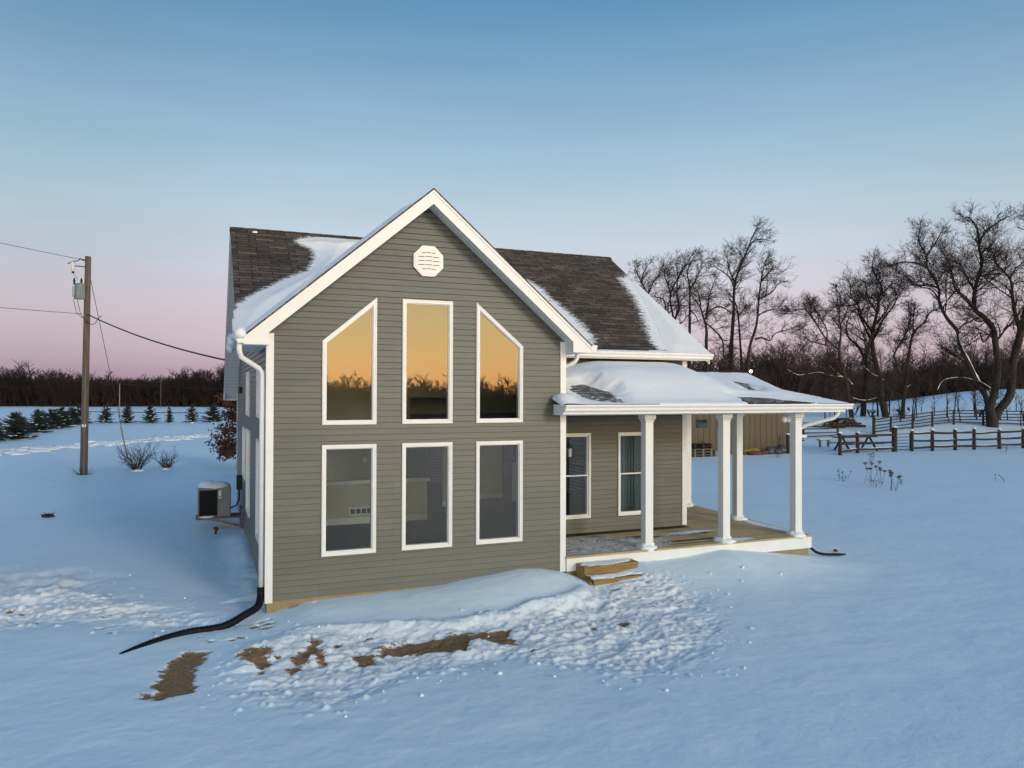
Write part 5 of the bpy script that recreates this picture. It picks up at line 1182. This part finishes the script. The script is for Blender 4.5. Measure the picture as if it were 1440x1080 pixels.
# ------------------------------------------------------------------ rail fences
def fence(pts, hts, rails, label, name='rail_fence', wood='rail', pr=.105, skip=(), snow=True):
    x0, y0 = pts[0]; t = thing(name, x0, y0, label, 'fence'); thick = .065 if snow else .045; rr = random.Random(len(pts)*7)
    for i, (x, y) in enumerate(pts):
        z = Z(x, y); h = hts[i] if isinstance(hts, (list, tuple)) else hts*rr.uniform(.94,1.06); w = pr*(1.5 if h > 1.45 else 1)
        mb = MB(); mb.tube([(x+rr.gauss(0,.01),y,z-.2),(x+rr.gauss(0,.015),y,z+h*.5),(x+rr.gauss(0,.02),y,z+h)], [w,w*rr.uniform(.9,1.05),w*.92], 8); p = mb.build('post', wood, t)
        if snow: mb = MB(); mb.blob((x,y,z+h+.01), w*1.15,w*1.15,.07, i, 8, 5, .15); mb.build('snow', 'snow', p, True)
    for i in range(len(pts)-1):
        if i in skip: continue
        (xa, ya), (xb, yb_) = pts[i], pts[i+1]
        for k, f in enumerate(rails):
            za = Z(xa,ya)+f+rr.gauss(0,.03); zb = Z(xb,yb_)+f+rr.gauss(0,.03)
            P = [(xa+(xb-xa)*s, ya+(yb_-ya)*s-.02, za+(zb-za)*s-.03*math.sin(PI*s)*rr.uniform(0,1)) for s in (-.02,.33,.66,1.02)]
            mb = MB(); mb.tube(P, [thick*rr.uniform(.8,1.1) for _ in P], 6); r = mb.build('rail', wood, t)
            if snow and rr.random() < .45: mb = MB(); mb.tube([(p[0],p[1],p[2]+.062) for p in P], [.018*rr.uniform(.4,1.3) for _ in P], 5); mb.build('snow', 'snow', r, True)
    return t
fl = [(30.01,20.01),(32.2,20.8),(35.3,20.9)]
fence(fl, [1.28,1.22,1.5], (.2,.62,1.05), 'short dark rail fence section left of the metal gate', pr=.11)
fr = [(36.57,20.75),(37.92,20.42),(39.8,20.33),(41.52,20.32),(43.63,20.18),(45.77,20.06),(47.9,20.0)]
fence(fr, [1.28,1.3,1.3,1.33,1.25,1.3,1.3], (.25,.66,1.08), 'long dark rail fence with snow capped posts right of the metal gate', pr=.11)
t = thing('metal_gate', 35.95, 20.85, 'narrow metal bar gate between the two rail fence sections', 'gate')
z = Z(35.95,20.85); mb = MB()
for k in range(6): mb.tube([(35.42,20.86,z+.12+k*.19),(36.45,20.78,z+.12+k*.19)], .022, 6)
mb.build('bars', 'dark', t); mb = MB(); mb.tube([(35.42,20.86,z+.08),(35.42,20.86,z+1.12)], .03, 6); mb.tube([(36.45,20.78,z+.08),(36.45,20.78,z+1.12)], .03, 6); mb.build('gate_frame', 'dark', t)
bf = [(38.6,31.9),(41.68,31.57),(45.29,31.42),(47.2,31.5),(49.6,31.5),(51.82,31.49),(54.2,31.4),(56.4,30.4),(59.3,28.9),(62,27.8)]
fence(bf, [1.1,1.25,1.5,1.2,1.25,1.3,1.2,1.2,1.2,1.2], (.2,.45,.7,.95,1.18), 'farther grey rail fence along the foot of the wooded rise', wood='rail', pr=.09, skip=(1,), snow=False)
# picnic table and bench in the paddock
t = thing('picnic_table', 33.6, 22.4, 'snow covered picnic table standing behind the short rail fence', 'table'); z = Z(33.6,22.4)
mb = MB()
for k in range(5): mb.box(32.2,35.2,22.05+k*.15,22.19+k*.15,z+.82,z+.87)
mb.build('tabletop', 'rail', t)
for y in (21.6, 23.1): mb = MB(); mb.box(32.3,35.1,y-.13,y+.13,z+.44,z+.49); s = mb.build('bench_seat', 'rail', t); mb = MB(); mb.box(32.3,35.1,y-.12,y+.12,z+.491,z+.53); mb.build('snow', 'snow', s, bevel=.03)
for x in (32.6, 34.8):
    for a, b in ((21.7,22.3),(23.0,22.4)): mb = MB(); mb.bar((x,a,z-.05),(x,b,z+.82),.05,.11); mb.build('leg', 'rail', t)
mb = MB(); mb.box(32.22,35.18,22.06,22.78,z+.871,z+.95); mb.build('snow', 'snow', t, bevel=.04)
t = thing('small_bench', 33.9, 25.2, 'small snow topped bench left of the rail fence corner', 'bench'); z = Z(33.9,25.2)
mb = MB(); mb.box(33.4,34.5,25,25.3,z+.45,z+.5); mb.build('seat', 'greywood', t); mb = MB(); mb.box(33.42,34.48,25.01,25.29,z+.501,z+.55); mb.build('snow', 'snow', t, bevel=.02)
for x in (33.6, 34.3): mb = MB(); mb.box(x-.04,x+.04,25.08,25.22,z-.1,z+.45); mb.build('leg', 'greywood', t)
t = thing('brush_pile', 44.8, 34.2, 'pile of brown logs and brush under snow beyond the fences', 'log pile'); z = Z(44.8,34.2); rr = random.Random(5); mb = MB()
for k in range(40): a = rr.uniform(-.5,.5); x = 44.8+rr.gauss(0,.8); y = 34.2+rr.gauss(0,.4); h = max(.05,.7-abs(x-44.8)*.45)*rr.random(); mb.tube([(x-.6*math.cos(a),y-.6*math.sin(a),z+h),(x+.6*math.cos(a),y+.6*math.sin(a),z+h+rr.gauss(0,.12))], rr.uniform(.05,.12), 6)
mb.build('logs', 'bark2', t); mb = MB()
for k in range(5): mb.blob((44.2+k*.3,34.1,z+.42-.1*abs(k-2)), .4,.3,.09, k, 8, 5, .3)
mb.build('snow', 'snow', t, True)
t = thing('brick_stack', 36.5, 30.2, 'low stack of red bricks under snow right of the shed', 'bricks'); z = Z(36.5,30.2)
mb = MB()
for k in range(3): mb.box(36.0,36.9-.2*k,30,30.4,z-.05+k*.15,z+.09+k*.15)
mb.build('bricks', 'redbrown', t); mb = MB(); mb.blob((36.7,30.2,z+.36), .7,.35,.14, 4, 10, 5, .2); mb.build('snow', 'snow', t, True)
# line of a wire fence and slim poles across the far left field
P_ = lambda q, D: CAM+AX*q*D+AY*D
t = empty('wire_fence', (0,0,0), 'thin dark single rail fence crossing the far left field', 'fence'); a = P_(-.60,116); b = P_(-.36,109); t.location = (a.x,a.y,Z(a.x,a.y))
for k in range(13):
    p = a.lerp(b, k/12); z = Z(p.x,p.y); mb = MB(); mb.tube([(p.x,p.y,z-.1),(p.x,p.y,z+.42)], .035, 5); mb.build('post', 'greywood', t)
mb = MB(); mb.tube([(a.lerp(b,k/12).x, a.lerp(b,k/12).y, Z(a.lerp(b,k/12).x,a.lerp(b,k/12).y)+.34) for k in range(13)], .055, 5); mb.build('rail', 'wire', t)
for k, (q, D, h, lb) in enumerate(((-.523,100,4.55,'slim pale pole standing in the far field behind the spruces'),(-.468,150,6.0,'faint thin pole in front of the far woods right of the slim pale pole'))):
    p = P_(q, D); z = Z(p.x,p.y); mb = MB(); mb.tube([(p.x,p.y,z-.2),(p.x,p.y,z+h)], [.085,.06] if k == 0 else [.06,.05], 8); tag(mb.build('slim_pole', 'greywood' if k == 0 else 'polewood'), lb, 'pole')
a = P_(-.523,100); a = Vector((a.x,a.y,Z(a.x,a.y)+4.5)); b = P_(-.34,170); b = Vector((b.x,b.y,Z(b.x,b.y)+4.2))
cable('field_wire', sag(a, b, .3), .012, 'faint wire running right from the slim pale pole'); a2 = P_(-.76,100); cable('field_wire', sag(a, Vector((a2.x,a2.y,4.1)), .3), .012, 'faint wire running left from the slim pale pole')

# ------------------------------------------------------------------ sky and light: dusk, glow low behind the camera, pink belt over the far woods
SUN_AZ = math.atan2(.32, -.95)       # compass direction of the glow (x, y), behind the camera
sx, sy = math.sin(math.atan2(.32,-.95)), math.cos(math.atan2(.32,-.95))
SUN_EL = R_(19)
w = bpy.data.worlds.new('World'); scene.world = w; w.use_nodes = True; N = w.node_tree.nodes; L = w.node_tree.links; N.clear()
def lin(r, g, b): f = lambda c: (c/255/12.92) if c <= 10 else ((c/255+.055)/1.055)**2.4; return (f(r), f(g), f(b), 1)
out = N.new('ShaderNodeOutputWorld'); tc = N.new('ShaderNodeTexCoord')
nrm = N.new('ShaderNodeVectorMath'); nrm.operation = 'NORMALIZE'; L.new(tc.outputs['Generated'], nrm.inputs[0])
sp = N.new('ShaderNodeSeparateXYZ'); L.new(nrm.outputs[0], sp.inputs[0])
def wm(op, a, b=None, clamp=False):
    x = N.new('ShaderNodeMath'); x.operation = op; x.use_clamp = clamp
    for i, v in enumerate((a, b)):
        if v is None: continue
        if isinstance(v, (int, float)): x.inputs[i].default_value = v
        else: L.new(v, x.inputs[i])
    return x.outputs[0]
def wr(fac, stops):
    r = N.new('ShaderNodeValToRGB'); e = r.color_ramp.elements; r.color_ramp.interpolation = 'B_SPLINE'
    while len(e) < len(stops): e.new(.5)
    for k, (p, c) in enumerate(stops): e[k].position = p; e[k].color = c
    L.new(fac, r.inputs['Fac']); return r.outputs['Color']
zc = wm('MAXIMUM', sp.outputs['Z'], 0.)
hl_ = wm('SQRT', wm('ADD', wm('MULTIPLY', sp.outputs['X'], sp.outputs['X']), wm('ADD', wm('MULTIPLY', sp.outputs['Y'], sp.outputs['Y']), 1e-4)))
dt = wm('DIVIDE', wm('ADD', wm('MULTIPLY', sp.outputs['X'], sx), wm('MULTIPLY', sp.outputs['Y'], sy)), hl_)
ws = N.new('ShaderNodeMapRange'); ws.interpolation_type = 'SMOOTHSTEP'; ws.inputs['From Min'].default_value = -.35; ws.inputs['From Max'].default_value = .85; L.new(dt, ws.inputs['Value'])
anti = wr(zc, [(0, lin(150,126,148)), (.03, lin(172,151,166)), (.06, lin(192,171,181)), (.09, lin(195,181,189)), (.13, lin(195,189,198)), (.18, lin(182,196,207)), (.25, lin(162,190,205)), (.34, lin(133,169,194)), (.43, lin(97,144,179)), (.5, lin(82,131,168)), (.75, lin(40,95,146)), (1, lin(24,82,138))])
cream = wr(zc, [(0, lin(168,142,160)), (.03, lin(198,168,182)), (.06, lin(211,191,200)), (.09, lin(217,203,211)), (.13, lin(217,209,217)), (.18, lin(206,214,225)), (.25, lin(183,206,221)), (.34, lin(147,182,207)), (.43, lin(106,155,192)), (.5, lin(88,139,180)), (.75, lin(42,97,148)), (1, lin(24,82,138))])
sol = wr(zc, [(0, (.80,.42,.16,1)), (.04, (.80,.48,.19,1)), (.09, (.74,.52,.24,1)), (.14, (.60,.52,.28,1)), (.21, (.43,.43,.37,1)), (.32, (.20,.25,.28,1)), (.6, (.03,.085,.15,1)), (1, (.012,.047,.105,1))])
vm = N.new('ShaderNodeVectorMath'); vm.operation = 'SCALE'; vm.inputs['Scale'].default_value = 3.4; L.new(sol, vm.inputs[0])
def band(dx, dy, lo, hi):      # how far a direction points towards compass direction (dx, dy)
    q = wm('DIVIDE', wm('ADD', wm('MULTIPLY', sp.outputs['X'], dx), wm('MULTIPLY', sp.outputs['Y'], dy)), hl_)
    k = N.new('ShaderNodeMapRange'); k.interpolation_type = 'SMOOTHSTEP'; k.inputs['From Min'].default_value = lo; k.inputs['From Max'].default_value = hi; L.new(q, k.inputs['Value']); return k.outputs[0]
def wmix(f, a, b):
    m_ = N.new('ShaderNodeMix'); m_.data_type = 'RGBA'; L.new(f, m_.inputs[0]); L.new(a, m_.inputs[6]); L.new(b, m_.inputs[7]); return m_.outputs[2]
anti = wmix(wm('MULTIPLY', band(math.sin(.46), math.cos(.46), .80, .99), .8), anti, cream)
# hot strip of afterglow low in the west, opposite the view
hot = wr(zc, [(0, (.78,.34,.10,1)), (.03, (.85,.47,.17,1)), (.07, (.78,.55,.23,1)), (.12, (.60,.50,.25,1)), (.17, (.25,.22,.11,1)), (.24, (.05,.05,.03,1)), (.3, (0,0,0,1)), (1, (0,0,0,1))])
hm = N.new('ShaderNodeVectorMath'); hm.operation = 'SCALE'; L.new(hot, hm.inputs[0]); L.new(wm('MULTIPLY', band(sx, sy, .72, .97), 7.0), hm.inputs['Scale'])
mx = N.new('ShaderNodeMix'); mx.data_type = 'RGBA'; L.new(ws.outputs[0], mx.inputs[0]); L.new(anti, mx.inputs[6]); L.new(vm.outputs[0], mx.inputs[7])
ah = N.new('ShaderNodeVectorMath'); ah.operation = 'ADD'; L.new(mx.outputs[2], ah.inputs[0]); L.new(hm.outputs[0], ah.inputs[1])
bg = N.new('ShaderNodeBackground'); # faint streaks of high haze
mpn = N.new('ShaderNodeMapping'); mpn.inputs['Scale'].default_value = (2.2, 2.2, 16); L.new(nrm.outputs[0], mpn.inputs['Vector'])
nz = N.new('ShaderNodeTexNoise'); nz.inputs['Scale'].default_value = 1.6; nz.inputs['Detail'].default_value = 5; L.new(mpn.outputs[0], nz.inputs['Vector'])
hz_ = N.new('ShaderNodeVectorMath'); hz_.operation = 'SCALE'; L.new(ah.outputs[0], hz_.inputs[0]); L.new(wm('ADD', wm('MULTIPLY', nz.outputs['Fac'], .16), .92), hz_.inputs['Scale'])
L.new(hz_.outputs[0], bg.inputs['Color']); bg.inputs['Strength'].default_value = 1.0
sky = N.new('ShaderNodeTexSky'); sky.sky_type = 'NISHITA'; sky.sun_disc = False; sky.sun_elevation = SUN_EL; sky.sun_rotation = math.atan2(sx, sy)
bg2 = N.new('ShaderNodeBackground'); L.new(sky.outputs[0], bg2.inputs['Color']); bg2.inputs['Strength'].default_value = .006
ad = N.new('ShaderNodeAddShader'); L.new(bg.outputs[0], ad.inputs[0]); L.new(bg2.outputs[0], ad.inputs[1]); L.new(ad.outputs[0], out.inputs['Surface'])
sd_ = bpy.data.lights.new('sun', 'SUN'); sd_.energy = 1.0; sd_.angle = R_(12); sd_.color = (1,.93,.86)
so = bpy.data.objects.new('sun', sd_); COL.objects.link(so)
so.location = (10,-30,12); so.rotation_euler = Vector((sx*math.cos(SUN_EL), sy*math.cos(SUN_EL), math.sin(SUN_EL))).to_track_quat('Z', 'Y').to_euler()
scene.view_settings.view_transform = 'Standard'; scene.view_settings.look = 'None'; scene.view_settings.exposure = 0; scene.view_settings.gamma = 1
scene.render.engine = 'CYCLES'; scene.cycles.use_denoising = True; scene.cycles.max_bounces = 6; scene.cycles.transparent_max_bounces = 12
